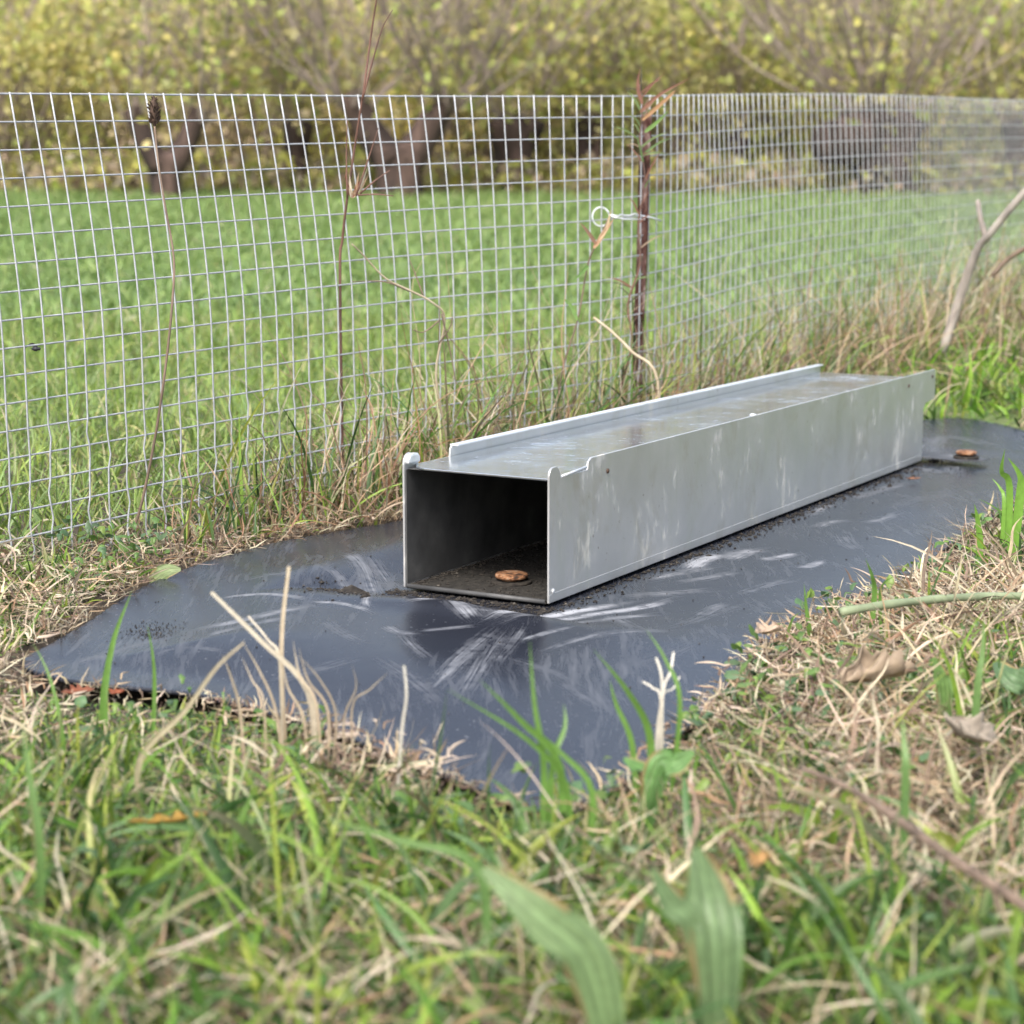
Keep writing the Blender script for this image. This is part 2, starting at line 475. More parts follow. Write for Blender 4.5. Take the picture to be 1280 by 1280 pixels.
STROKES = [  # (pixels of the stroke in the photo, width px, strength)
    ([(463, 779), (457, 770), (466, 759), (482, 751), (497, 747)], 6, 0.85),
    ([(380, 768), (420, 770), (450, 777), (470, 785)], 6, 0.9),
    ([(262, 757), (300, 754), (345, 757), (400, 768)], 7, 0.8),
    ([(232, 800), (290, 792), (350, 780), (410, 768)], 13, 0.75),
    ([(240, 815), (300, 800), (380, 785)], 10, 0.6),
    ([(80, 838), (150, 818), (230, 800)], 14, 0.45),
    ([(395, 722), (420, 730), (447, 752)], 12, 0.55),
    ([(425, 700), (455, 720), (470, 745), (490, 752)], 16, 0.6),
    ([(455, 706), (480, 725), (500, 742)], 14, 0.5),
    ([(500, 757), (540, 762), (600, 764), (660, 768)], 9, 0.9),
    ([(500, 775), (540, 770), (585, 772), (640, 778)], 10, 0.9),
    ([(565, 770), (580, 782), (596, 794)], 18, 0.8),
    ([(585, 764), (600, 775), (612, 790)], 14, 0.75),
    ([(600, 797), (640, 782), (690, 769), (740, 759), (800, 750)], 13, 1.15),
    ([(618, 799), (660, 786), (720, 771), (800, 758), (860, 742)], 12, 0.95),
    ([(520, 808), (560, 804), (600, 800)], 8, 0.7),
    ([(625, 800), (590, 830), (555, 865), (525, 890)], 16, 0.6),
    ([(640, 800), (615, 830), (590, 870), (560, 905)], 18, 0.5),
    ([(655, 797), (640, 820), (612, 860)], 12, 0.5),
    ([(500, 808), (520, 830), (545, 850)], 10, 0.5),
    ([(480, 800), (500, 810), (530, 812)], 10, 0.7),
    ([(645, 822), (680, 810), (720, 800)], 7, 0.75),
    ([(672, 835), (710, 820), (770, 802)], 7, 0.65),
    ([(620, 840), (680, 855), (740, 878)], 14, 0.4),
    ([(755, 765), (775, 780), (800, 800)], 16, 0.5),
    ([(770, 745), (830, 740), (900, 735)], 16, 0.6),
    ([(800, 725), (850, 715), (900, 705)], 14, 0.7),
    ([(860, 712), (880, 698), (915, 690)], 16, 1.0),
    ([(905, 700), (930, 690), (960, 684)], 18, 0.8),
    ([(985, 706), (1010, 708), (1030, 700)], 10, 0.8),
    ([(920, 742), (960, 730), (1000, 722)], 12, 0.5),
    ([(1010, 645), (1030, 632), (1055, 628)], 12, 0.6),
    ([(1050, 668), (1060, 680), (1075, 690)], 14, 0.45),
    ([(1060, 625), (1090, 615), (1140, 600)], 12, 0.6),
    ([(1175, 580), (1165, 560), (1185, 540)], 16, 0.5),
    ([(1150, 545), (1200, 548), (1250, 560)], 14, 0.45),
    ([(1100, 640), (1150, 625), (1210, 610)], 16, 0.3),
    ([(830, 790), (880, 770), (940, 750)], 14, 0.35),
    ([(760, 850), (820, 830), (880, 800)], 16, 0.3),
    ([(330, 860), (400, 850), (450, 840)], 16, 0.35),
    ([(700, 790), (760, 775), (830, 765)], 12, 0.7), ([(720, 815), (790, 800), (850, 790)], 10, 0.5), ([(835, 728), (880, 722), (930, 712)], 12, 0.6),
    ([(870, 770), (900, 756), (925, 752)], 12, 0.6), ([(945, 700), (975, 696), (1000, 690)], 12, 0.8), ([(1020, 660), (1040, 652), (1070, 650)], 12, 0.6),
    ([(1075, 655), (1100, 650), (1130, 640)], 10, 0.55), ([(1180, 560), (1195, 575), (1190, 600)], 16, 0.5), ([(1120, 590), (1150, 585), (1185, 592)], 12, 0.6),
    ([(470, 840), (520, 870), (560, 900)], 14, 0.4), ([(560, 830), (600, 842), (640, 850)], 10, 0.4), ([(180, 830), (230, 822), (290, 830)], 10, 0.4),
    ([(400, 790), (430, 812), (470, 830)], 12, 0.35), ([(690, 860), (720, 880), (760, 900)], 12, 0.35), ([(300, 735), (340, 730), (390, 735)], 10, 0.4),
]

def build_mat():
    bb0 = MAT_EDGE.min(0) - 0.01; bb1 = MAT_EDGE.max(0) + 0.01
    st = 0.003
    xs = np.arange(bb0[0], bb1[0], st); ys = np.arange(bb0[1], bb1[1], st)
    X, Y = np.meshgrid(xs, ys); d = edge_dist(X.ravel(), Y.ravel()).reshape(X.shape)
    # keep cells whose corners are inside or just outside, snap outside corners to the outline
    gx, gy = np.gradient(d, st, axis=(1, 0))
    gl = np.sqrt(gx * gx + gy * gy) + 1e-9
    near = d > 0
    Xs = np.where(near, X - gx / gl * d, X); Ys = np.where(near, Y - gy / gl * d, Y)
    ny, nx = X.shape
    ins = d < 0
    cell = (ins[:-1, :-1].astype(int) + ins[1:, :-1] + ins[:-1, 1:] + ins[1:, 1:]) >= 1
    iy, ix = np.nonzero(cell)
    i = iy * nx + ix
    Fq = np.stack([i, i + 1, i + nx + 1, i + nx], -1)
    used = np.unique(Fq); remap = -np.ones(nx * ny, int); remap[used] = np.arange(len(used))
    Fq = remap[Fq]
    x = Xs.ravel()[used]; y = Ys.ravel()[used]; dd = np.minimum(d.ravel()[used], 0)
    z = mat_z(x, y)
    # edge lifts a little off the soil in places
    z = z + 0.003 * smooth(-0.05, 0, dd) * smooth(0.35, 0.75, vnoise(x, y, 0.22, 77))
    top = np.stack([x, y, z], -1); bot = top - np.array([0, 0, 0.003])
    n = len(x)
    # boundary edges
    e = np.concatenate([Fq[:, [0, 1]], Fq[:, [1, 2]], Fq[:, [2, 3]], Fq[:, [3, 0]]])
    key = np.minimum(e[:, 0], e[:, 1]) * n + np.maximum(e[:, 0], e[:, 1])
    _, inv, cnt = np.unique(key, return_inverse=True, return_counts=True)
    be = e[cnt[inv] == 1]
    sidef = np.stack([be[:, 1], be[:, 0], be[:, 0] + n, be[:, 1] + n], -1)
    F_all = np.concatenate([Fq, Fq[:, ::-1] + n, sidef])
    V = np.concatenate([top, bot])
    # smears: mask and stroke coordinates
    mask = np.zeros(n); su = np.zeros(n); sv = np.zeros(n); bestw = np.zeros(n)
    for k, (px, w, s) in enumerate(STROKES):
        P = np.array([q[:2] for q in spline([at_plane(*q) for q in px], 6)])
        Wm = w / F_PX * P[:, 1].mean() * 1.35
        jit = 0.25
        acc = np.full(n, 1e9); uu = np.zeros(n); vv = np.zeros(n); ln = 0
        tot = np.linalg.norm(np.diff(P, axis=0), axis=1).sum()
        for a, b2 in zip(P[:-1], P[1:]):
            e2 = b2 - a; L2 = np.linalg.norm(e2)
            tpar = ((x - a[0]) * e2[0] + (y - a[1]) * e2[1]) / L2 ** 2
            tc = np.clip(tpar, 0, 1)
            dx = x - a[0] - tc * e2[0]; dy = y - a[1] - tc * e2[1]
            ds = np.hypot(dx, dy); better = ds < acc
            acc = np.where(better, ds, acc)
            uu = np.where(better, ln + tc * L2, uu)
            vv = np.where(better, np.sign(e2[0] * dy - e2[1] * dx) * ds, vv)
            ln += L2
        # taper ends
        endf = smooth(0, 0.25, uu / tot) * smooth(1.0, 0.7, uu / tot) * 0.8 + 0.2
        m = s * np.clip(1 - (acc / Wm) ** 2, 0, 1) * endf
        take = m > bestw
        bestw = np.where(take, m, bestw); mask = np.maximum(mask, m)
        su = np.where(take, uu + k * 3.7, su); sv = np.where(take, vv, sv)
    m, t, b = new_mat("black_rubber_sheet")
    v = coords(t)
    am = t.nodes.new("ShaderNodeAttribute"); am.attribute_name = "smear"
    au = t.nodes.new("ShaderNodeAttribute"); au.attribute_name = "suv"
    mp = t.nodes.new("ShaderNodeMapping"); mp.inputs["Scale"].default_value = (15, 560, 1)
    t.links.new(au.outputs["Vector"], mp.inputs["Vector"])
    streak = noise(t, 1.0, 3, 0.6, mp.outputs[0])
    patch = noise(t, 75, 4, 0.65, v, 0.6)
    mixv = math_n(t, 'ADD', math_n(t, 'MULTIPLY', streak, 0.7), math_n(t, 'MULTIPLY', patch, 0.3))
    thr = math_n(t, 'SUBTRACT', math_n(t, 'ADD', mixv, math_n(t, 'MULTIPLY', am.outputs["Fac"], 0.27)), 0.555)
    s1 = math_n(t, 'MULTIPLY', thr, 4.5, True)
    s1 = math_n(t, 'MULTIPLY', s1, math_n(t, 'MULTIPLY', math_n(t, 'SUBTRACT', patch, 0.22), 4.0, True))
    s1 = math_n(t, 'MULTIPLY', s1, math_n(t, 'MULTIPLY', am.outputs["Fac"], 0.8, True))
    # scattered faint wipes along the sheet and specks
    mp2 = t.nodes.new("ShaderNodeMapping"); mp2.inputs["Rotation"].default_value = (0, 0, 0.9); mp2.inputs["Scale"].default_value = (160, 14, 20)
    nd = t.nodes.new("ShaderNodeVectorMath"); nd.operation = 'ADD'
    nn = t.nodes.new("ShaderNodeTexNoise"); nn.inputs["Scale"].default_value = 6
    t.links.new(v, nn.inputs["Vector"])
    sc_ = t.nodes.new("ShaderNodeVectorMath"); sc_.operation = 'SCALE'; sc_.inputs["Scale"].default_value = 0.035
    t.links.new(nn.outputs["Color"], sc_.inputs[0]); t.links.new(v, nd.inputs[0]); t.links.new(sc_.outputs[0], nd.inputs[1])
    t.links.new(nd.outputs[0], mp2.inputs["Vector"])
    wipe = noise(t, 1.0, 4, 0.7, mp2.outputs[0])
    area = noise(t, 5, 2, 0.5, v)
    w1 = math_n(t, 'MULTIPLY', math_n(t, 'SUBTRACT', math_n(t, 'ADD', wipe, math_n(t, 'MULTIPLY', area, 0.5)), 0.80), 3.0, True)
    w1 = math_n(t, 'MULTIPLY', w1, 0.26)
    vo = t.nodes.new("ShaderNodeTexVoronoi"); vo.inputs["Scale"].default_value = 130; t.links.new(v, vo.inputs["Vector"])
    spn = noise(t, 11, 2, 0.5, v)
    spk = math_n(t, 'MULTIPLY', math_n(t, 'LESS_THAN', vo.outputs["Distance"], 0.13), math_n(t, 'MULTIPLY', math_n(t, 'SUBTRACT', spn, 0.45), 4, True))
    dust = math_n(t, 'MAXIMUM', math_n(t, 'MAXIMUM', s1, w1), math_n(t, 'MULTIPLY', spk, 0.28))
    film = math_n(t, 'MULTIPLY', noise(t, 9, 5, 0.6, v), 0.035)
    tot_ = math_n(t, 'ADD', dust, film, True)
    t.links.new(mixc(t, tot_, (0.012, 0.014, 0.021), (0.36, 0.37, 0.39)), b.inputs["Base Color"])
    rg = math_n(t, 'ADD', math_n(t, 'MULTIPLY', tot_, 0.5), 0.26)
    t.links.new(rg, b.inputs["Roughness"])
    b.inputs["Specular IOR Level"].default_value = 0.27
    bump(t, b, math_n(t, 'ADD', noise(t, 55, 3, 0.5, v), math_n(t, 'MULTIPLY', dust, 0.8)), 0.22, 0.0012)
    o = link_mesh("rubber_mat", V, F_all, m)
    a = o.data.attributes.new("smear", 'FLOAT', 'POINT'); a.data.foreach_set("value", np.concatenate([mask, mask]).astype(np.float32))
    a = o.data.attributes.new("suv", 'FLOAT_VECTOR', 'POINT')
    q = np.zeros((2 * n, 3), np.float32); q[:, 0] = np.concatenate([su, su]); q[:, 1] = np.concatenate([sv, sv])
    a.data.foreach_set("vector", q.ravel())
    tag(o, "black rubber sheet with pale mud smears lying in the grass under the metal tunnel", "mat")
build_mat()

# ------------------------------------------------------------------ metal tunnel
def galv(name, mud=1.0, rough=0.36, base=(0.555, 0.55, 0.54), metallic=0.6, gloss_scratch=False):
    m, t, b = new_mat(name)
    v = coords(t)
    n1 = noise(t, 14, 5, 0.6, v, 0.4)
    vert = noise(t, 1.0, 4, 0.6, coords(t, (45, 45, 9)))
    fine = noise(t, 380, 3, 0.6, v)
    c = mixc(t, 0.5, base, ramp(t, n1, [(0.3, (0.75, 0.77, 0.76)), (0.7, (1.1, 1.1, 1.1))]), 'MULTIPLY')
    c = mixc(t, math_n(t, 'MULTIPLY', math_n(t, 'SUBTRACT', vert, 0.52), 4.0, True), c, (0.50, 0.51, 0.47))
    # pale runs and dried mud spots
    runs = math_n(t, 'MULTIPLY', math_n(t, 'SUBTRACT', math_n(t, 'ADD', math_n(t, 'MULTIPLY', n1, 0.6), math_n(t, 'MULTIPLY', noise(t, 1.0, 5, 0.65, coords(t, (70, 70, 24))), 0.55)), 0.655), 9.0, True)
    c = mixc(t, math_n(t, 'MULTIPLY', runs, 0.65 * mud), c, (0.68, 0.64, 0.52))
    blot = math_n(t, 'MULTIPLY', math_n(t, 'SUBTRACT', noise(t, 17, 6, 0.7, coords(t, (1, 1, 0.8)), 0.8), 0.53), 7.0, True)
    c = mixc(t, math_n(t, 'MULTIPLY', blot, 0.6 * mud), c, (0.43, 0.41, 0.35))
    spots = math_n(t, 'MULTIPLY', math_n(t, 'SUBTRACT', noise(t, 120, 3, 0.6, v), 0.69), 14, True)
    c = mixc(t, math_n(t, 'MULTIPLY', spots, 0.7 * mud), c, (0.22, 0.18, 0.14))
    rr = math_n(t, 'ADD', math_n(t, 'MULTIPLY', n1, 0.22), rough - 0.1)
    rr = math_n(t, 'ADD', rr, math_n(t, 'MULTIPLY', runs, 0.3 * mud))
    met = math_n(t, 'SUBTRACT', metallic, math_n(t, 'MULTIPLY', runs, 0.6 * mud), True)
    if gloss_scratch:
        scr = noise(t, 1.0, 4, 0.7, coords(t, (26, 75, 10), (0, 0, 0.9)), 1.6)
        sm = math_n(t, 'MULTIPLY', math_n(t, 'SUBTRACT', math_n(t, 'ADD', scr, math_n(t, 'MULTIPLY', n1, 0.35)), 0.74), 5.0, True)
        c = mixc(t, math_n(t, 'MULTIPLY', sm, 0.6), c, (0.80, 0.82, 0.84))
        rr = math_n(t, 'ADD', rr, math_n(t, 'MULTIPLY', sm, 0.28))
    t.links.new(c, b.inputs["Base Color"]); t.links.new(rr, b.inputs["Roughness"]); t.links.new(met, b.inputs["Metallic"])
    bump(t, b, math_n(t, 'ADD', n1, math_n(t, 'MULTIPLY', fine, 0.05)), 0.12, 0.002)
    return m

M_GALV = galv("galvanised_sheet")
M_LID = galv("polished_lid", 0.2, 0.14, (0.52, 0.55, 0.59), 0.9, True)
M_LIP = galv("bare_edge", 0.3, 0.4, (0.7, 0.71, 0.72), 0.5)
M_INNER = simple_mat("dark_inner_shade", [(0.3, (0.04, 0.04, 0.04)), (0.6, (0.085, 0.085, 0.083)), (0.8, (0.15, 0.147, 0.14))], 22, 0.6, metallic=0.2, bstr=0.2)  # dark colour standing in for the shade inside the tunnel
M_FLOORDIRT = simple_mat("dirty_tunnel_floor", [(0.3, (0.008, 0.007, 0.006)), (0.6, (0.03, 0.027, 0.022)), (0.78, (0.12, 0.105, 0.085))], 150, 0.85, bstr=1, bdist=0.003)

M_FLANGE = simple_mat("mud_coated_steel", [(0.3, (0.03, 0.03, 0.033)), (0.6, (0.10, 0.10, 0.105)), (0.8, (0.25, 0.25, 0.25))], 40, 0.45, metallic=0.3)

def BP(u, s, z):
    """tunnel frame to world: u across to the left, s along, z up"""
    return np.array([BX + UDIR[0] * u + VDIR[0] * s, BY + UDIR[1] * u + VDIR[1] * s, z + BTILT / BL * s + 0.0015])

def build_tunnel():
    T = tag(empty("metal_tunnel", BP(0, 0, 0)), "long open ended grey metal box tunnel bolted to the black rubber sheet", "tunnel")
    th = 0.0020; top = BH; lipz = BH - 0.0095; L = BL
    def arc(cx, cy, r, a0, a1, n=5):
        return [(cx + r * math.cos(math.radians(a0 + (a1 - a0) * i / n)), cy + r * math.sin(math.radians(a0 + (a1 - a0) * i / n))) for i in range(n + 1)]
    nb = 0.0505
    # right hand side plate: rounded tab, notch, long straight edge, square tab past the far end
    prof = [(0, 0.0008)] + [(L - 0.002, 0.0008), (L, 0.003), (L, 0.068), (L + 0.008, 0.076), (L + 0.048, 0.078), (L + 0.050, 0.081)] + [(L + 0.050, top - 0.004), (L + 0.046, top - 0.001)]
    prof += [(nb + 0.030 + 0.004, top), (nb + 0.0275, top - 0.003), (nb + 0.026, top - 0.010)]
    prof += [(0.0225, top - 0.010), (0.0205, top - 0.005)] + arc(0.0125, top - 0.007, 0.007, 40, 90, 4) + arc(0.008, top - 0.008, 0.008, 95, 180, 6)
    MB().prism(prof, lambda a, b2, t: BP(t, a, b2), 0.0, th).build("side_panel", M_GALV, T, bevel=0.0005)
    # left plate: tab at the mouth, cut away, then a folded lip
    prof = [(0, 0.0008), (L, 0.0008), (L, top - 0.002), (L - 0.003, top), (0.088, top), (0.085, top - 0.003), (0.084, top - 0.010), (0.026, top - 0.010), (0.024, top - 0.002)] + arc(0.010, top - 0.008, 0.010, 70, 180, 6)
    sp = MB().prism(prof, lambda a, b2, t: BP(t, a, b2), BW - th, BW).build("side_panel", M_GALV, T, bevel=0.0005)
    MB().prism([(0.089, top - 0.0006), (L - 0.004, top - 0.0006), (L - 0.004, top + 0.0010), (0.089, top + 0.0010)], lambda a, b2, t: BP(t, a, b2), BW - 0.0075, BW + 0.0012).build("folded_lip", M_LIP, sp, bevel=0.0004)
    MB().prism([(0.0012, top - 0.0075), (0.0225, top - 0.0075), (0.0222, top - 0.002), (0.019, top + 0.0009), (0.010, top + 0.0014), (0.0045, top + 0.0002), (0.0018, top - 0.003)], lambda a, b2, t: BP(t, a, b2), BW - 0.0062, BW + 0.0009).build("front_tab", M_LIP, sp, bevel=0.0018)
    # added dark linings; the interior's shade is put into their colour
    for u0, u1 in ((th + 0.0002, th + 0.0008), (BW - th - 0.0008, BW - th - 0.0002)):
        MB().prism([(0.0025, 0.004), (L - 0.003, 0.004), (L - 0.003, lipz - 0.003), (0.0025, lipz - 0.003)], lambda a, b2, t: BP(t, a, b2), u0, u1).build("shade_lining", M_INNER, T)
    MB().prism([(0.004, lipz - 0.0026), (L - 0.004, lipz - 0.0026), (L - 0.004, lipz - 0.0020), (0.004, lipz - 0.0020)], lambda a, b2, t: BP(t, a, b2), th + 0.002, BW - th - 0.002).build("shade_lining", M_INNER, T)
    # lid, a little below the edges of the side plates
    prof = [(th + 0.0006, 0.0012), (BW - 0.022, 0.0), (BW - 0.0105, 0.006), (BW - th - 0.0006, 0.020), (BW - th - 0.0006, L - 0.001), (th + 0.0006, L - 0.001)]
    MB().prism(prof, lambda a, b2, t: BP(a, b2, t), lipz - 0.0018, lipz).build("lid", M_LID, T, bevel=0.0004)
    # floor tray with low upturned sides outside the plates and a tongue past the far end
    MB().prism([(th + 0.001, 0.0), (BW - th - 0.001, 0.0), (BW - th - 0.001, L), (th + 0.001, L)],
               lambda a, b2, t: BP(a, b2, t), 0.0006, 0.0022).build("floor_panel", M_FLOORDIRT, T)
    MB().prism([(0.004, L + 0.001), (-0.012, L + 0.0005), (-0.048, L - 0.010), (-0.078, L + 0.012), (-0.080, L + 0.035), (-0.055, L + 0.050), (0.03, L + 0.060), (0.10, L + 0.055), (0.10, L + 0.001)],
               lambda a, b2, t: BP(a, b2, t), 0.0042, 0.0056).build("end_flange", M_FLANGE, T, bevel=0.0004)
    MB().prism([(-0.001, 0.0015), (L - 0.004, 0.0015), (L - 0.004, 0.0078), (L - 0.006, 0.0092), (0.004, 0.0092), (-0.001, 0.0078)], lambda a, b2, t: BP(t, a, b2), -0.0006, -0.0001).build("bottom_flange", M_GALV, T, bevel=0.0003)
    MB().tube([BP(0.004, 0.0005, 0.0022), BP(0.05, -0.0005, 0.0024), BP(BW - 0.004, 0.0005, 0.0022)], 0.0022, 8).build("threshold_rim", M_INNER, T, smooth_=True)
    # hinge pin in the notch of the right plate
    MB().tube([BP(0.0005, 0.026, top - 0.0098), BP(0.0005, 0.074, top - 0.0075)], 0.0013, 8).build("hinge_pin", M_LIP, T, smooth_=True)
    # trip rods hanging inside the mouth near the right plate
    MB().tube([BP(0.026, 0.05, lipz - 0.004), BP(0.018, 0.055, 0.068), BP(0.012, 0.056, 0.045)], 0.0011, 6).tube([BP(0.014, 0.05, lipz - 0.004), BP(0.009, 0.052, 0.082)], 0.0011, 6).tube(
        [BP(0.019, 0.052, 0.082), BP(0.004, 0.052, 0.082)], 0.0011, 6).tube([BP(0.013, 0.055, 0.058), BP(0.003, 0.055, 0.058)], 0.0011, 6).build("trip_rod", M_LIP, T, smooth_=True)
    # rivets / screw heads
    for u, s, z, side in ((-0.0002, 0.118, top - 0.016, 0), (-0.0002, L - 0.07, top - 0.014, 0), (-0.0002, L + 0.035, top - 0.010, 0), (-0.0002, 0.007, 0.011, 0)):
        c = BP(u, s, z)
        M = Matrix(((-UDIR[0], 0, VDIR[0]), (-UDIR[1], 0, VDIR[1]), (0, 1, 0)))
        M = Matrix(((VDIR[0], 0, -UDIR[0]), (VDIR[1], 0, -UDIR[1]), (0, 1, 0)))
        MB().lathe(c, [(0.0024, 0), (0.0024, 0.0004), (0.0015, 0.0012), (0.0003, 0.0014)], 12, M).build("rivet", M_SEED if s > 0.05 else M_LIP, T, smooth_=True)
    for u, s in ((0.03, 0.56), (0.012, 0.70)):
        MB().lathe(BP(u, s, lipz), [(0.004, 0), (0.0035, 0.0016), (0.001, 0.0022)], 12).build("rivet", M_SEED if u < 0.02 else M_LIP, T, smooth_=True)
    # bolts: one inside the mouth, one on the tongue
    for c, r, nm in ((BP(0.068, 0.062, 0.0022), 0.0148, "rusty bolt inside the mouth"), (BP(-0.053, L + 0.022, 0.0062), 0.0135, "flat rusty bolt on the far flange")):
        w = MB().lathe(c, [(r * 1.22, 0), (r * 1.25, 0.0012), (r * 1.2, 0.0024), (r * 0.5, 0.003)], 28).build("washer", M_DIRT, T, smooth_=True)
        bt = MB().lathe(c, [(r * 0.62, 0.002), (r * 0.62, 0.0050), (r * 0.96, 0.0051), (r, 0.0058), (r, 0.0078), (r * 0.95, 0.0086), (r * 0.6, 0.0093), (r * 0.05, 0.0095)], 28).build("bolt", M_BOLT, T, smooth_=True)
        tag(bt, nm)
build_tunnel()

# crumbs of soil round the tunnel and in its mouth
def build_crumbs():
    mb_v = []; mb_f = []
    oc = np.array([(1, 0, 0), (-1, 0, 0), (0, 1, 0), (0, -1, 0), (0, 0, 1), (0, 0, -1)], float)
    of = [(0, 2, 4), (2, 1, 4), (1, 3, 4), (3, 0, 4), (2, 0, 5), (1, 2, 5), (3, 1, 5), (0, 3, 5)]
    def crumb(p, r):
        b0 = len(mb_v)
        q = oc * RNG.uniform(0.6, 1.3, (6, 1)) * r * np.array([1, 1, 0.6])
        a = RNG.uniform(0, 6.28); q = np.stack([q[:, 0] * math.cos(a) - q[:, 1] * math.sin(a), q[:, 0] * math.sin(a) + q[:, 1] * math.cos(a), q[:, 2]], -1)
        for w in q + p: mb_v.append(tuple(w))
        for f in of: mb_f.append(tuple(b0 + k for k in f))
    for i in range(1500):                       # along the right foot of the tunnel
        s = R.uniform(-0.02, BL + 0.06); u = -abs(R.gauss(0, 0.010)) - 0.003
        if R.random() < 0.35 and s > 0.75: u = -R.uniform(0, 0.035)
        p = BP(u, s, 0); p[2] = float(mat_z(p[0], p[1])) + 0.0006
        crumb(p, min(0.0028, 0.00045 * R.paretovariate(1.6)))
    for i in range(900):                       # in front of the mouth
        s = -abs(R.gauss(0, 0.015)) - 0.001; u = R.uniform(-0.01, BW + 0.01)
        p = BP(u, s, 0); p[2] = float(mat_z(p[0], p[1])) + 0.0005
        crumb(p, min(0.0028, 0.0004 * R.paretovariate(1.5)))
    for i in range(1600):                      # on the floor
        s = R.uniform(0.003, 0.5); u = R.uniform(0.004, BW - 0.005)
        if R.random() < 0.45: u = BW - 0.004 - abs(R.gauss(0, 0.004))
        p = BP(u, s, 0.0027)
        crumb(p, R.choice((0.0007, 0.0011, 0.0016, 0.0021)))
    for i in range(240):                       # beside the mouth's left corner
        p = at_plane(R.gauss(418, 26), R.gauss(749, 7)); p[2] = float(mat_z(p[0], p[1])) + 0.0005
        crumb(p, 0.0004 * R.paretovariate(1.8) if R.random() < 0.97 else 0.003)
    for i in range(260):
        p = at_plane(R.gauss(190, 22), R.gauss(797, 7)); p[2] = float(mat_z(p[0], p[1])) + 0.0005
        crumb(p, R.choice((0.0005, 0.0008)))
    for i in range(350):
        x = R.uniform(-0.35, 0.55); y = R.uniform(1.35, 2.7)
        if edge_dist(np.array([x]), np.array([y]))[0] > -0.01: continue
        s = (x - BX) * VDIR[0] + (y - BY) * VDIR[1]; u = (x - BX) * UDIR[0] + (y - BY) * UDIR[1]
        if -0.01 < s < BL + 0.01 and -0.01 < u < BW + 0.01: continue
        crumb(np.array([x, y, float(mat_z(x, y)) + 0.0005]), R.choice((0.0006, 0.001)))
    o = link_mesh("dirt", mb_v, mb_f, M_DIRT, smooth_=False)
    tag(o, "crumbs of dark soil and grit scattered along the foot of the tunnel", "dirt", kind="stuff")
build_crumbs()

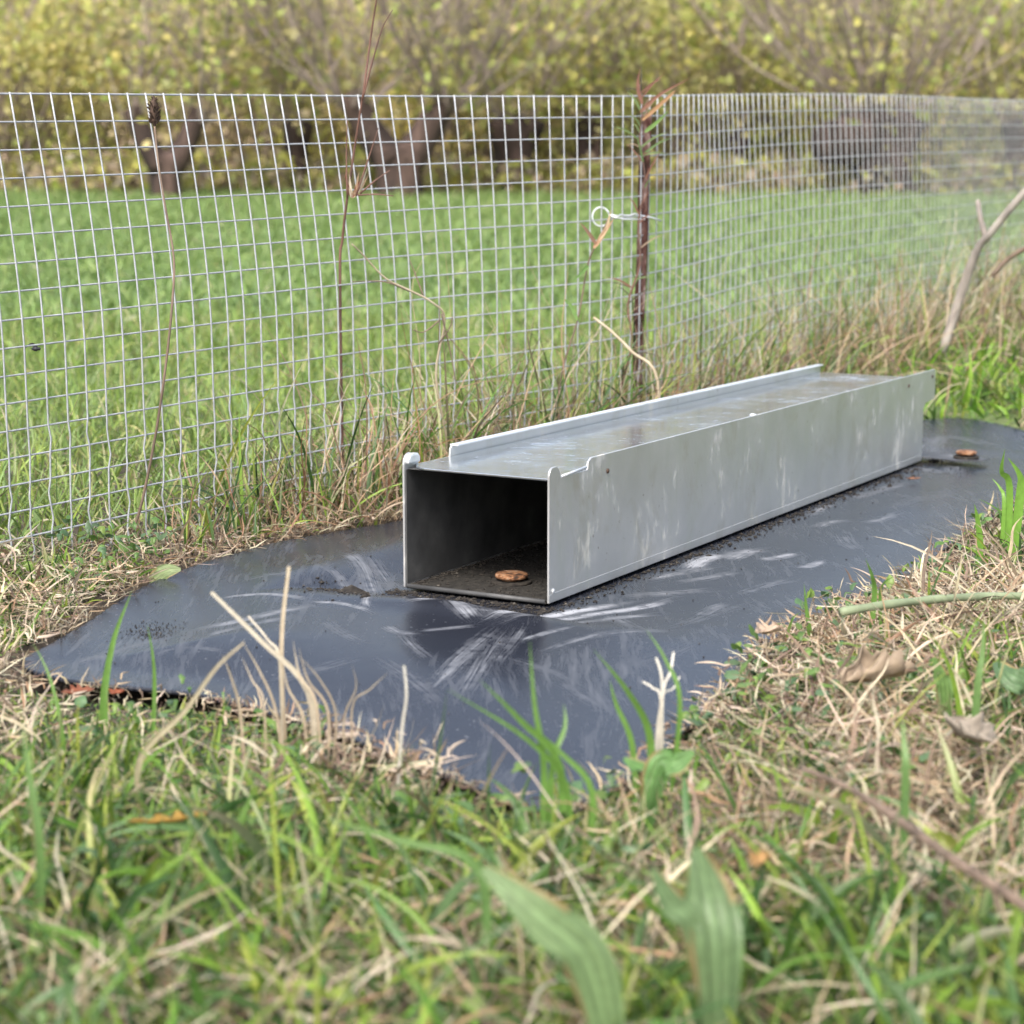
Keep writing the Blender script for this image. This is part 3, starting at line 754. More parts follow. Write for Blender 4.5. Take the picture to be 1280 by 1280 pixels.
# ------------------------------------------------------------------ fence
def build_fence():
    T = tag(empty("wire_fence", (0.153, 2.76, 0.0)), "low galvanised welded wire mesh fence running back to the right behind the tunnel", "fence")
    # resample the plan curve every cell
    P = np.array(spline([(a, b, 0) for a, b in FENCE], 40))[:, :2]
    seg = np.linalg.norm(np.diff(P, axis=0), axis=1); s = np.concatenate([[0], np.cumsum(seg)])
    cell = 0.025
    n = int(s[-1] / cell); ss = np.arange(n + 1) * cell
    px = np.interp(ss, s, P[:, 0]); py = np.interp(ss, s, P[:, 1])
    tx = np.gradient(px); ty = np.gradient(py); l = np.hypot(tx, ty); nx, ny = -ty / l, tx / l     # away from the camera
    s_post = ss[np.argmin((px - 0.153) ** 2 + (py - 2.76) ** 2)]
    rows = 18; z_top = 0.4305
    def pt(i, j, fine=0.0):
        h = j * cell
        zt = z_top - 0.012 * smooth(3.5, 5.0, py[i]) - 0.0015 * math.sin(ss[i] * 3.1)
        z = zt - h
        up = max(0.0, (0.23 - h) / 0.23)
        lean = 0.032 * up ** 1.6 * (smooth(s_post - 0.02, s_post - 0.55, ss[i]) + 0.35 * smooth(s_post + 0.02, s_post + 0.5, ss[i]))
        wob = 0.002 * (vnoise(ss[i], h, 0.23, 5) - 0.5) + 0.006 * (vnoise(ss[i], h, 0.9, 15) - 0.5)
        sh = 0.0
        if j >= 13: sh = 0.0022 * math.sin(j * 2.4 + 1.0) * (1 if j % 2 else -1) * vnoise(ss[i], h, 0.5, 8)
        shear = 0.05 * h * 0
        return (px[i] + nx[i] * (lean + wob) + tx[i] / l[i] * (sh + shear), py[i] + ny[i] * (lean + wob) + ty[i] / l[i] * (sh + shear), z)
    G = [[np.array(pt(i, j)) for j in range(rows + 1)] for i in range(n + 1)]
    mb = MB(); r = 0.00094
    for j in range(rows + 1):
        mb.tube([G[i][j] for i in range(n + 1)], r if j else 0.00105, 6, cap=False)
    for i in range(n + 1):
        off = np.array([-nx[i], -ny[i], 0]) * r * 1.5
        pts = []
        for j in range(rows + 1):
            p = G[i][j] + off
            pts.append(p)
            if j >= 12 and j < rows:       # crimp between the lower rows
                q = (G[i][j] + G[i][j + 1]) / 2 + off
                a = 0.0028 * math.sin(i * 1.7 + j * 2.2) * (vnoise(i * 0.3, j * 1.0, 1.0, 4) > 0.35)
                pts.append(q + np.array([tx[i], ty[i], 0]) / l[i] * a)
        pts[0] = pts[0] + np.array([0, 0, 0.0016])
        mb.tube(pts, r, 5)
    mb.build("wire_mesh", M_WIRE, T, smooth_=True)
    # rusty angle-iron post
    c = np.array([0.157, 2.790, 0])
    d = np.array([0.85, -0.53]); e = np.array([0.53, 0.85])
    def L3(a, b2, t): 
        lean = 0.012 * (t / 0.43)
        return (c[0] + d[0] * (a + lean) + e[0] * b2, c[1] + d[1] * (a + lean) + e[1] * b2, t)
    prof = [(-0.0095, 0.011), (-0.003, 0.0), (0.003, 0.0), (0.0095, 0.003), (0.0095, 0.006), (0.0025, 0.0035), (-0.0015, 0.004), (-0.0075, 0.013)]
    mbp = MB(); zs = [-0.10, 0.02, 0.12, 0.22, 0.33, 0.412]
    b0 = 0; npf = len(prof)
    for z in zs:
        for a, b2 in prof: mbp.v.append(L3(a + 0.0012 * math.sin(z * 31), b2, z))
    for k in range(len(zs) - 1):
        for i in range(npf):
            j = (i + 1) % npf; mbp.f.append((k * npf + i, k * npf + j, (k + 1) * npf + j, (k + 1) * npf + i))
    mbp.f.append(tuple(range(npf))[::-1]); mbp.f.append(tuple((len(zs) - 1) * npf + i for i in range(npf)))
    po = mbp.build("post", M_RUST, T, bevel=0.0006)
    tag(po, "rusty brown angle iron post")
    # tie wire with a curled loop
    q0 = at_y(751, 271, 2.70)
    loop = [q0 + np.array([0.0105 * math.cos(a), 0.003 * math.sin(a), 0.0115 * math.sin(a)]) for a in np.linspace(0.3, 2 * math.pi + 0.2, 22)]
    e0 = at_y(800, 268, 2.73)
    pts = loop + [q0 + np.array([0.022, 0, 0.001])] + [q0 + (e0 - q0) * k + np.array([0, 0, 0.0015 * math.sin(k * 30)]) for k in (0.5, 0.62, 0.75, 0.87, 1.0)]
    pts += [at_y(815, 272, 2.735), at_y(826, 276, 2.745)]
    MB().tube(pts, 0.0011, 6).tube([at_y(762, 270, 2.703), at_y(780, 274, 2.71), at_y(806, 274, 2.725)], 0.0011, 6).build("tie_wire", M_LIP, T, smooth_=True)
build_fence()

# ------------------------------------------------------------------ grass and straw
def scatter(n, x0, x1, y0, y1, accept):
    X = RNG.uniform(x0, x1, n); Y = RNG.uniform(y0, y1, n)
    k = RNG.uniform(0, 1, n) < accept(X, Y)
    return X[k], Y[k]

def in_view(X, Y, m=0.12):
    return (np.abs(X) < Y * 0.245 + m)

def blades(X, Y, Lr, Wr, th, bend, pal, seg=7, tip=None, fold=0.25, zoff=-0.004, dark=None, wave=0.0, azm=None, twist=0.9, near=0.34):
    n = len(X)
    root = np.stack([X, Y, ground_z(X, Y) + zoff], -1)
    L = RNG.uniform(*Lr, n) * RNG.uniform(0.6, 1.25, n)
    if near:
        d = edge_dist(X, Y); far_edge = smooth(-0.02, 0.10, (Y - 1.75) + (X + 0.1) * -0.9) * smooth(0.5, 0.2, X)
        back = (fence_side(X, Y) < 0.2) & (X > -0.27 - 0.0 * Y)
        far_edge = np.where(back, np.maximum(far_edge, 0.85), far_edge)
        low = 1 - 0.45 * smooth(-0.08, -0.22, X) * smooth(0.22, 0.05, d) * (Y > 1.1)
        L = L * low * (near + (1 - near) * np.maximum(smooth(0.0, 0.13 + 0.1 * smooth(-0.15, -0.3, X), d), far_edge))
    W = RNG.uniform(*Wr, n)
    az = RNG.uniform(0, 2 * math.pi, n) if azm is None else azm
    c0 = pick(pal, n)
    c1 = c0 * RNG.uniform(0.95, 1.25, (n, 1))
    if tip is not None:
        k = RNG.uniform(0, 1, (n, 1)) < tip; c1 = np.where(k, pick(STRAWS, n), c1)
    return ribbons(root, L, W, az, np.abs(RNG.normal(th, 0.28, n)), RNG.normal(bend, 0.5, n), RNG.normal(0, 0.5, n), RNG.normal(0, twist, n), seg, c0, c1, fold=fold, wave=wave)

# verge on the camera side
def verge():
    def patch(X, Y): return fbm(X, Y, 0.16, 51)          # 0 straw .. 1 green
    def right_bank(X, Y): return smooth(0.12, 0.3, X) * smooth(1.0, 1.35, Y)
    def allowed(X, Y, m=0.004):
        d = edge_dist(X, Y); fs = fence_side(X, Y); m = m + 0.022 * smooth(-0.12, -0.28, X) * smooth(1.2, 1.4, Y)
        return ((d > m) & (fs > -0.05)).astype(float) * in_view(X, Y)
    parts = []
    # short green sward
    X, Y = scatter(88000, -0.65, 0.75, 0.62, 1.95, lambda x, y: allowed(x, y) * (0.35 + 0.75 * patch(x, y)) * (1 - 0.55 * right_bank(x, y)) * smooth(0.25, -0.03, -fence_side(x, y) + 0.1) if False else allowed(x, y) * (0.25 + 0.9 * smooth(0.3, 0.7, patch(x, y))) * (1 - 0.5 * right_bank(x, y)))
    parts.append(blades(X, Y, (0.022, 0.052), (0.0014, 0.0036), 0.55, 0.9, GREENS, 6, tip=0.25))
    # taller thin blades
    X, Y = scatter(5200, -0.6, 0.7, 0.62, 1.9, lambda x, y: allowed(x, y, 0.006) * smooth(0.35, 0.7, patch(x, y)))
    parts.append(blades(X, Y, (0.055, 0.10), (0.002, 0.0042), 0.35, 0.9, GREENS, 9, tip=0.25))
    X, Y = scatter(2300, -0.6, 0.7, 0.62, 1.35, lambda x, y: allowed(x, y, 0.006) * smooth(1.4, 1.0, y))
    parts.append(blades(X, Y, (0.05, 0.10), (0.004, 0.0075), 0.45, 1.1, GREENS * 1.1, 9, tip=0.1))
    X, Y = scatter(16000, -0.38, 1.3, 1.9, 4.6, lambda x, y: allowed(x, y, 0.01) * (np.abs(fence_side(x, y) - 0.04) < 0.09) * smooth(0.3, 0.55, fbm(x, y, 0.11, 63)) * smooth(-0.36, -0.24, x))
    parts.append(blades(X, Y, (0.10, 0.24), (0.0018, 0.0040), 0.25, 0.8, GREENS * 1.05, 10, tip=0.3, near=0.95))
    # lush green clumps at the far right
    X, Y = scatter(14000, 0.55, 2.2, 2.3, 4.4, lambda x, y: allowed(x, y, 0.01) * smooth(0.4, 0.6, fbm(x, y, 0.3, 58)))
    parts.append(blades(X, Y, (0.05, 0.10), (0.004, 0.008), 0.4, 0.9, np.array([(0.17, 0.31, 0.03), (0.23, 0.38, 0.05), (0.12, 0.24, 0.03)]), 7, tip=0.1))
    X, Y = scatter(1500, -0.32, 0.1, 1.9, 2.6, lambda x, y: allowed(x, y, 0.01) * (np.abs(fence_side(x, y) - 0.03) < 0.05) * smooth(0.4, 0.6, fbm(x, y, 0.1, 59)))
    parts.append(blades(X, Y, (0.07, 0.15), (0.002, 0.004), 0.3, 0.8, GREENS, 9, tip=0.3, near=0.8))
    # right verge further back
    X, Y = scatter(42000, 0.1, 2.6, 1.9, 6.5, lambda x, y: allowed(x, y) * (0.3 + 0.8 * patch(x, y)) * np.clip(3.2 / y, 0, 1))
    parts.append(blades(X, Y, (0.04, 0.10), (0.0025, 0.006), 0.45, 0.9, GREENS, 6, tip=0.25))
    # along the foot of the fence
    X, Y = scatter(26000, -0.7, 0.7, 1.4, 3.6, lambda x, y: allowed(x, y) * (np.abs(fence_side(x, y) - 0.04) < 0.13) * (0.15 + 0.6 * patch(x, y)))
    parts.append(blades(X, Y, (0.03, 0.075), (0.0018, 0.004), 0.5, 0.9, GREENS, 6, tip=0.35))
    X, Y = scatter(5000, -0.3, 0.8, 1.9, 3.6, lambda x, y: allowed(x, y) * (np.abs(fence_side(x, y)) < 0.07) * smooth(-0.35, 0.0, x) * 0.5)
    parts.append(blades(X, Y, (0.10, 0.22), (0.0022, 0.0048), 0.2, 0.7, GREENS, 10, tip=0.35))
    V, Fq, C = join(parts)
    o = link_mesh("verge_grass", V, Fq, M_GRASS, cols=C)
    tag(o, "green grass blades growing round the black sheet and along the fence", "grass", kind="stuff")

    parts = []
    flat = dict(zoff=0.004)
    # matted thatch lying in the sward
    X, Y = scatter(42000, -0.65, 0.75, 0.62, 1.95, lambda x, y: allowed(x, y, 0.002) * (0.12 + 0.65 * smooth(0.6, 0.3, patch(x, y)) + 0.5 * right_bank(x, y)))
    parts.append(blades(X, Y, (0.03, 0.085), (0.0008, 0.0022), 1.1, 0.4, STRAWS, 8, wave=0.3, zoff=0.006))
    X, Y = scatter(6500, -0.65, 0.75, 0.62, 1.95, lambda x, y: allowed(x, y, 0.002) * (0.12 + 0.35 * right_bank(x, y) + 0.6 * smooth(0.6, 0.35, patch(x, y))))
    parts.append(blades(X, Y, (0.03, 0.085), (0.0013, 0.0034), 1.05, 0.5, STRAWS, 12, wave=0.22, zoff=0.02))
    # a rolled lip of straw hanging over the near edge of the sheet
    n = 2600
    k = RNG.integers(0, len(MAT_EDGE), n); ex = MAT_EDGE[k, 0] + RNG.normal(0, 0.012, n); ey = MAT_EDGE[k, 1] + RNG.normal(0, 0.012, n)
    d = edge_dist(ex, ey); m = (d > -0.004) & (ey < 1.75) & (ex < 0.45) & ((ex > -0.22) | (d > 0.012)) & (vnoise(ex, ey, 0.05, 67) > 0.45)
    X, Y = ex[m], ey[m]
    parts.append(blades(X, Y, (0.03, 0.08), (0.0010, 0.0026), 0.85, 0.5, STRAWS, 8, wave=0.3, zoff=0.004))
    # short broken litter right up to the sheet's edge
    X, Y = scatter(60000, -0.5, 0.6, 1.35, 2.9, lambda x, y: (lambda d: ((d > 0.001) & (d < 0.045)).astype(float))(edge_dist(x, y)) * in_view(x, y) * (0.25 + 0.65 * smooth(1.45, 1.8, y)) * smooth(0.25, 0.55, fbm(x, y, 0.05, 66)))
    parts.append(blades(X, Y, (0.010, 0.032), (0.0008, 0.002), 1.1, 0.4, STRAWS * 0.7, 5, wave=0.3, zoff=0.002, near=0))
    # strip between sheet and fence
    X, Y = scatter(52000, -0.75, 0.9, 1.35, 3.9, lambda x, y: allowed(x, y, 0.002) * (np.abs(fence_side(x, y) - 0.05) < 0.15))
    parts.append(blades(X, Y, (0.025, 0.07), (0.0009, 0.0022), 1.05, 0.5, STRAWS * 0.92, 7, wave=0.4, zoff=0.006))
    X, Y = scatter(3800, -0.55, 1.3, 1.7, 4.4, lambda x, y: allowed(x, y, 0.004) * (np.abs(fence_side(x, y)) < 0.10) * (0.25 + 0.75 * smooth(-0.3, 0.2, x)))
    parts.append(blades(X, Y, (0.08, 0.24), (0.0012, 0.0026), 0.35, 0.8, STRAWS, 11, wave=0.35))
    X, Y = scatter(22000, -0.38, 1.4, 1.9, 4.8, lambda x, y: allowed(x, y, 0.008) * (np.abs(fence_side(x, y) - 0.05) < 0.10) * smooth(0.33, 0.55, fbm(x, y, 0.13, 64)) * smooth(-0.36, -0.24, x))
    parts.append(blades(X, Y, (0.11, 0.29), (0.0010, 0.0025), 0.33, 0.8, np.concatenate([STRAWS, STRAWS * np.array([0.8, 0.66, 0.6])]), 11, wave=0.4, near=0.9))
    X, Y = scatter(9000, -0.45, 0.35, 1.9, 3.1, lambda x, y: allowed(x, y, 0.004) * (np.abs(fence_side(x, y) - 0.02) < 0.07) * smooth(-0.38, -0.26, x) * (0.35 + 0.9 * smooth(0.45, 0.65, fbm(x, y, 0.12, 55))))
    parts.append(blades(X, Y, (0.06, 0.17), (0.0010, 0.0022), 0.45, 0.9, STRAWS * np.array([0.8, 0.68, 0.62]), 10, wave=0.45, near=0.8))
    # right verge behind
    X, Y = scatter(34000, 0.2, 2.6, 1.7, 6.5, lambda x, y: allowed(x, y, 0.004) * (0.15 + 0.7 * smooth(0.62, 0.35, patch(x, y))) * np.clip(3.2 / y, 0, 1))
    parts.append(blades(X, Y, (0.05, 0.13), (0.0015, 0.0036), 0.8, 0.8, STRAWS, 8, wave=0.4))
    X, Y = scatter(2600, 0.4, 2.4, 2.6, 6.0, lambda x, y: allowed(x, y, 0.01) * (np.abs(fence_side(x, y) - 0.1) < 0.22))
    parts.append(blades(X, Y, (0.12, 0.28), (0.002, 0.005), 0.3, 0.8, STRAWS, 10, wave=0.3))
    V, Fq, C = join(parts)
    o = link_mesh("dry_grass", V, Fq, M_STRAW, cols=C)
    tag(o, "dead straw coloured grass matted round the sheet and under the fence", "dry grass", kind="stuff")

    # small round and feathery leaves low in the sward
    X, Y = scatter(11000, -0.6, 0.8, 0.62, 2.2, lambda x, y: allowed(x, y, 0.004) * smooth(0.45, 0.7, fbm(x, y, 0.09, 61)))
    n = len(X)
    root = np.stack([X, Y, ground_z(X, Y) + RNG.uniform(0.004, 0.03, n)], -1)
    pal = np.array([(0.09, 0.17, 0.04), (0.13, 0.22, 0.06), (0.16, 0.25, 0.05), (0.10, 0.17, 0.08)])
    c0 = pick(pal, n)
    Lf = RNG.uniform(0.006, 0.015, n)
    v = ribbons(root, Lf, Lf * RNG.uniform(0.35, 0.8, n), RNG.uniform(0, 6.28, n), RNG.uniform(0.6, 1.6, n), RNG.normal(0.3, 0.3, n), RNG.normal(0, 0.3, n), RNG.normal(0, 0.6, n), 5, c0, c0 * 1.1,
                wprof=lambda t: np.sin(np.clip(t * 0.93 + 0.05, 0, 1) * math.pi) ** 0.7)
    o = link_mesh("ground_cover", v[0], v[1], M_GRASS, cols=v[2])
    tag(o, "small round green leaves of low weeds in the grass", "weeds", kind="stuff")
verge()

def meadow():
    parts = []
    fr = lambda x, y: (fence_side(x, y) < -0.04) * (np.abs(x) < y * 0.245 + 0.5)
    MG = np.array([(0.155, 0.23, 0.065), (0.175, 0.25, 0.07), (0.135, 0.205, 0.06), (0.20, 0.27, 0.085), (0.165, 0.24, 0.08)])
    MG2 = np.concatenate([MG * np.array([1.15, 1.12, 0.8]), MG, np.array([(0.33, 0.32, 0.13)])])
    X, Y = scatter(75000, -1.6, 1.6, 1.6, 4.6, lambda x, y: fr(x, y) * (0.45 + 0.6 * fbm(x, y, 0.25, 71)))
    parts.append(blades(X, Y, (0.03, 0.075), (0.002, 0.0048), 0.4, 0.8, MG2, 5, tip=0.1))
    X, Y = scatter(125000, -4.2, 4.2, 4.4, 11.2, lambda x, y: fr(x, y) * (0.4 + 0.6 * fbm(x, y, 0.6, 72)))
    parts.append(blades(X, Y, (0.025, 0.06), (0.004, 0.010), 0.4, 0.8, MG, 4, tip=0.03))
    V, Fq, C = join(parts); C = C * 1.08
    o = link_mesh("meadow_grass", V, Fq, M_GRASS, cols=C)
    tag(o, "bright green meadow grass stretching away behind the wire fence", "grass", kind="stuff")
meadow()

# ------------------------------------------------------------------ named plants
def blade_obj(name, path, w, col, parent, mat=None, tipcol=None, fold=0.2, prof=None):
    """one blade or leaf along a path of world points"""
    P = np.array(spline(path, 5)); n = len(P)
    d = np.gradient(P, axis=0); d /= np.linalg.norm(d, axis=1)[:, None] + 1e-9
    view = P - np.array([0.1, 0, H_CAM]); view /= np.linalg.norm(view, axis=1)[:, None]
    s = np.cross(d, view); s /= np.linalg.norm(s, axis=1)[:, None] + 1e-9
    nrm = np.cross(s, d)
    t = np.linspace(0, 1, n)
    wp = prof(t) if prof else np.clip(1 - t ** 2.2, 0.03, 1) * (0.6 + 0.4 * np.minimum(1, t * 6))
    ww = (w / 2 * wp)[:, None]
    V = np.stack([P - s * ww, P + nrm * ww * fold * 2, P + s * ww], 1).reshape(-1, 3)
    f = []
    for i in range(n - 1):
        for k in (0, 1):
            q = i * 3 + k; f.append((q, q + 1, q + 4, q + 3))
    c = np.array(col)[None, :] * (1 - t[:, None]) + np.array(tipcol if tipcol else col)[None, :] * t[:, None]
    return link_mesh(name, V, np.array(f), mat or M_GRASS, parent, cols=np.repeat(c, 3, 0))

def tuft(name, label, cat, base_px, fwd, blades_px, w, col, tip=None, mat=None, group=None, part="blade", prof=None, fold=0.2):
    """blades_px: lists of pixels from root to tip at about forward distance fwd"""
    b = at_y(base_px[0], base_px[1], fwd); b[2] = float(ground_z(b[0], b[1]))
    T = tag(empty(name, b), label, cat, group)
    for k, bp in enumerate(blades_px):
        dy = R.uniform(-0.012, 0.012)
        pts = [at_y(q[0], q[1], fwd + dy * i) for i, q in enumerate(bp)]
        root = b + np.array([R.uniform(-1, 1) * 0.004 + (pts[0][0] - b[0]) * 0.9, R.uniform(-1, 1) * 0.004, -0.003])
        pts = [root] + pts if np.linalg.norm(root - pts[0]) > 0.004 else pts
        ww = w[k % len(w)] if isinstance(w, (list, tuple)) else w
        blade_obj(part, pts, ww, col, T, mat, tip, prof=prof, fold=fold)
    return T

G1 = (0.13, 0.25, 0.05); G2 = (0.11, 0.2, 0.06); S1 = (0.36, 0.28, 0.19); S2 = (0.46, 0.39, 0.28)
tuft("grass_plant", "tall green grass blade standing over the left tip of the black sheet", "grass blade", (128, 900), 1.43, [[(130, 870), (142, 800), (165, 738)]], 0.0058, G1)
tuft("grass_plant", "thin short green blade in front of the sheet beside the taller leftmost blade", "grass blade", (194, 900), 1.41, [[(193, 860), (191, 820), (184, 780)]], 0.003, G1)
tuft("grass_tuft", "tuft of four long green blades spraying up in front of the tunnel mouth", "grass tuft", (680, 1000), 1.17,
     [[(680, 960), (668, 880), (662, 800)], [(700, 960), (650, 900), (600, 850)], [(708, 985), (660, 925), (560, 862)], [(690, 960), (706, 910), (705, 880)], [(740, 990), (700, 940), (640, 890)]], [0.0042, 0.005, 0.0042, 0.0036], G1)
tuft("grass_tuft", "pair of green blades leaning left over the sheet right of the mouth", "grass tuft", (815, 950), 1.27,
     [[(812, 920), (785, 865), (742, 812)], [(790, 930), (770, 880), (762, 850)], [(850, 880), (832, 825), (808, 787)]], [0.005, 0.004, 0.0032], G1)
tuft("dry_stalk", "thick pale straw stalk slanting up to the right at the sheet's front edge", "dry stalk", (170, 960), 1.25,
     [[(175, 950), (230, 890), (270, 835), (305, 803)]], 0.0048, (0.38, 0.34, 0.2), S2, M_STRAW, part="stem", prof=lambda t: 1 - 0.75 * t)
tuft("dry_stalk", "upright pale dry stalk in front of the sheet, thickest of its clump", "dry stalk", (352, 880), 1.36, [[(352, 850), (353, 780), (361, 708)]], 0.0034, S1, S2, M_STRAW, part="stem", prof=lambda t: 1 - 0.3 * t)
tuft("dry_stalk", "long pale dry stalk leaning left across the sheet with a split tip", "dry stalk", (400, 890), 1.34,
     [[(385, 865), (325, 800), (264, 740)], [(350, 830), (335, 800), (310, 770)]], [0.0042, 0.002], S2, (0.55, 0.5, 0.4), M_STRAW, part="stem", prof=lambda t: 1 - 0.45 * t)
tuft("dry_tuft", "clump of thin dead straw stems poking over the sheet's near left edge", "dry grass tuft", (400, 905), 1.33,
     [[(395, 880), (375, 845), (366, 800)], [(330, 880), (315, 850), (302, 820)], [(410, 890), (385, 850), (373, 808)], [(440, 885), (462, 862), (486, 840)], [(300, 890), (290, 850), (278, 818)],
      [(420, 895), (400, 850), (372, 818)], [(345, 890), (325, 840), (302, 800)], [(430, 900), (445, 860), (440, 830)], [(380, 900), (360, 860), (352, 820)]], [0.0022, 0.0015, 0.002, 0.0013], S1, S2, M_STRAW, part="stem")
tuft("dry_stalk", "lone thin white dry stalk standing before the middle of the sheet", "dry stalk", (502, 930), 1.27, [[(502, 915), (508, 870), (505, 832)]], 0.0022, (0.5, 0.46, 0.38), (0.6, 0.57, 0.5), M_STRAW, part="stem", prof=lambda t: 1 - 0.3 * t)
tuft("forked_stalk", "bleached white forked dry stalk at the sheet's right front edge", "dry stalk", (818, 940), 1.30,
     [[(822, 915), (828, 870), (826, 840), (820, 822)], [(828, 872), (838, 840), (842, 815)], [(826, 878), (816, 860), (803, 852)], [(826, 880), (842, 860), (850, 845)]], [0.0028, 0.0024, 0.0018, 0.0018], (0.5, 0.46, 0.38), (0.68, 0.65, 0.57), M_STRAW, part="stem", prof=lambda t: 1 - 0.5 * t)
tuft("grass_tuft", "bright green blades rising over the sheet's far right edge", "grass tuft", (1268, 640), 2.0,
     [[(1262, 610), (1252, 590), (1256, 562)], [(1275, 620), (1275, 595), (1260, 572)], [(1255, 630), (1250, 610), (1240, 598)], [(1225, 680), (1222, 650), (1218, 630)]], [0.007, 0.009, 0.004], (0.17, 0.33, 0.05))
tuft("grass_tuft", "small green tuft by the dark lifted edge of the sheet on the right", "grass tuft", (1095, 770), 1.66,
     [[(1093, 745), (1090, 720), (1082, 698)], [(1100, 750), (1104, 730), (1118, 720)], [(1012, 790), (1008, 760), (1005, 730)], [(985, 800), (990, 775), (1000, 765)]], [0.0045, 0.003], G1)
for lab, base, fwd, bl in (
    ("green upright blade among the straw at the far right foreground", (1215, 900), 1.33, [[(1222, 860), (1228, 815), (1230, 770)]]),
    ("blurred green blade standing left of the curled grey leaf", (1130, 1010), 1.12, [[(1132, 970), (1130, 930), (1128, 895)]]),
    ("long arching green blade crossing the middle foreground", (640, 1110), 0.98, [[(600, 1090), (500, 1050), (395, 1020)]]),
    ("thin green blade in the left foreground leaning over bronze straw", (60, 1130), 1.05, [[(50, 1060), (35, 960), (28, 900)]])):
    tuft("grass_plant", lab, "grass blade", base, fwd, bl, 0.0052, G2, (0.16, 0.27, 0.08))

# broad leaves of docks and plantains in the foreground
def broad(label, base, fwd, paths, w, col, group=None, name="broadleaf_plant", rot=0):
    vk = 1.0 if max(w) > 0.022 and fwd < 1 else 0.35
    b = at_y(base[0], base[1], fwd); b[2] = float(ground_z(b[0], b[1]))
    T = tag(empty(name, b), label, "weed", group)
    for k, pth in enumerate(paths):
        pts = [b + np.array([0, 0, -0.002])] + [at_y(q[0], q[1], fwd + q[2]) for q in pth]
        P = np.array(spline(pts, 7)); n = len(P)
        d = np.gradient(P, axis=0); d /= np.linalg.norm(d, axis=1)[:, None]
        up = np.array([0.15, -0.75, 0.6]); s = np.cross(d, up); s /= np.linalg.norm(s, axis=1)[:, None]; nm = np.cross(s, d)
        t = np.linspace(0, 1, n); ww = w[k % len(w)] / 2 * (0.10 + 0.9 * np.sin(np.clip(t * 1.0, 0, 1) ** 0.9 * math.pi * 0.985) ** 0.8)
        cols_ = np.linspace(-1, 1, 17); V = []; C = []
        for i in range(n):
            for c in cols_:
                wav = 0.10 * math.sin(i * 0.9 + c * 2) * abs(c) ** 2
                V.append(P[i] + s[i] * ww[i] * c + nm[i] * ww[i] * (0.30 * abs(c) - 0.25 * c * c + wav + 0.09 * math.cos(c * 12.6)))
                vein = (1.0 + 0.4 * vk if abs(c) < 0.1 else (0.98 + 0.12 * vk * math.cos(c * 12.6 + 0.4))) * (0.85 + 0.3 * R.random())
                edge_ = abs(c) > 0.8 and vnoise(i * 0.35, c * 2, 1.0, 3) > 0.5
                C.append((np.array((0.3, 0.22, 0.1)) if edge_ else np.array(col)) * vein)
        f = [(i * 17 + k2, i * 17 + k2 + 1, (i + 1) * 17 + k2 + 1, (i + 1) * 17 + k2) for i in range(n - 1) for k2 in range(16)]
        link_mesh("leaf", np.array(V), np.array(f), M_GRASS, T, cols=np.array(C))
    return T
broad("broad pale green leaf lying toward the camera, left of the other broadleaf weed", (780, 1262), 0.86, [[(740, 1215, -0.0), (680, 1150, 0.0), (604, 1085, 0.01)]], [0.023], (0.165, 0.245, 0.105))
broad("upright broad grey green ribbed leaf in the middle of the right foreground", (900, 1250), 0.90, [[(895, 1190, 0), (885, 1120, 0.01), (870, 1060, 0.015)], [(870, 1170, 0), (840, 1130, 0.0), (815, 1085, 0.0)]], [0.025, 0.014], (0.14, 0.215, 0.095))
broad("jagged mid green leaf hanging over straw at the sheet's front edge", (800, 985), 1.18, [[(820, 965, 0), (845, 955, 0.0), (868, 940, 0)], [(815, 975, 0), (800, 960, 0.02), (780, 948, 0.03)]], [0.016, 0.012], (0.12, 0.24, 0.07))
broad("large dull green leaf half hidden in straw at the right edge", (1300, 880), 1.42, [[(1285, 860, 0), (1265, 845, 0), (1245, 828, 0.02)]], [0.026], (0.12, 0.2, 0.09))
broad("small green leaf upright in straw below the green twig", (1185, 880), 1.40, [[(1180, 865, 0), (1175, 845, 0), (1168, 822, 0.0)]], [0.013], (0.14, 0.24, 0.07))
broad("pale olive leaf at the back edge of the sheet by the fence", (188, 735), 1.90, [[(196, 722, 0), (210, 714, 0.0), (226, 712, 0.0)]], [0.016], (0.2, 0.26, 0.11))

# fallen leaves
def curl_leaf(name, label, c, L, W, az, curl, col, mat=M_STRAW, tilt=0.3):
    b0 = np.array(c, float); nu, nv = 10, 9; V = []; C = []
    for i in range(nu + 1):
        t = i / nu; w = W / 2 * math.sin(max(0.04, min(0.97, t)) * math.pi) ** 0.7
        for j in range(nv + 1):
            q = -1 + 2 * j / nv; a = curl * q
            w *= 1 + 0.22 * math.sin(i * 2.3 + j * 0.7) * abs(q); x = (t - 0.5) * L * (1 + 0.12 * math.sin(j * 1.9)); y = math.sin(a) / max(curl, 1e-3) * w; z = (1 - math.cos(a)) / max(curl, 1e-3) * w + tilt * (t - 0.5) ** 2 * L + 0.07 * w * math.sin(i * 1.3 + j * 1.7)
            V.append(b0 + np.array([x * math.cos(az) - y * math.sin(az), x * math.sin(az) + y * math.cos(az), z + 0.001]))
            C.append(np.array(col) * (0.8 + 0.5 * ((i * 7 + j * 3) % 5) / 5))
    f = [(i * (nv + 1) + j, i * (nv + 1) + j + 1, (i + 1) * (nv + 1) + j + 1, (i + 1) * (nv + 1) + j) for i in range(nu) for j in range(nv)]
    o = link_mesh(name, np.array(V), np.array(f), mat, cols=np.array(C), origin=b0)
    m = o.modifiers.new("thick", 'SOLIDIFY'); m.thickness = 0.0006
    return tag(o, label, "leaf")
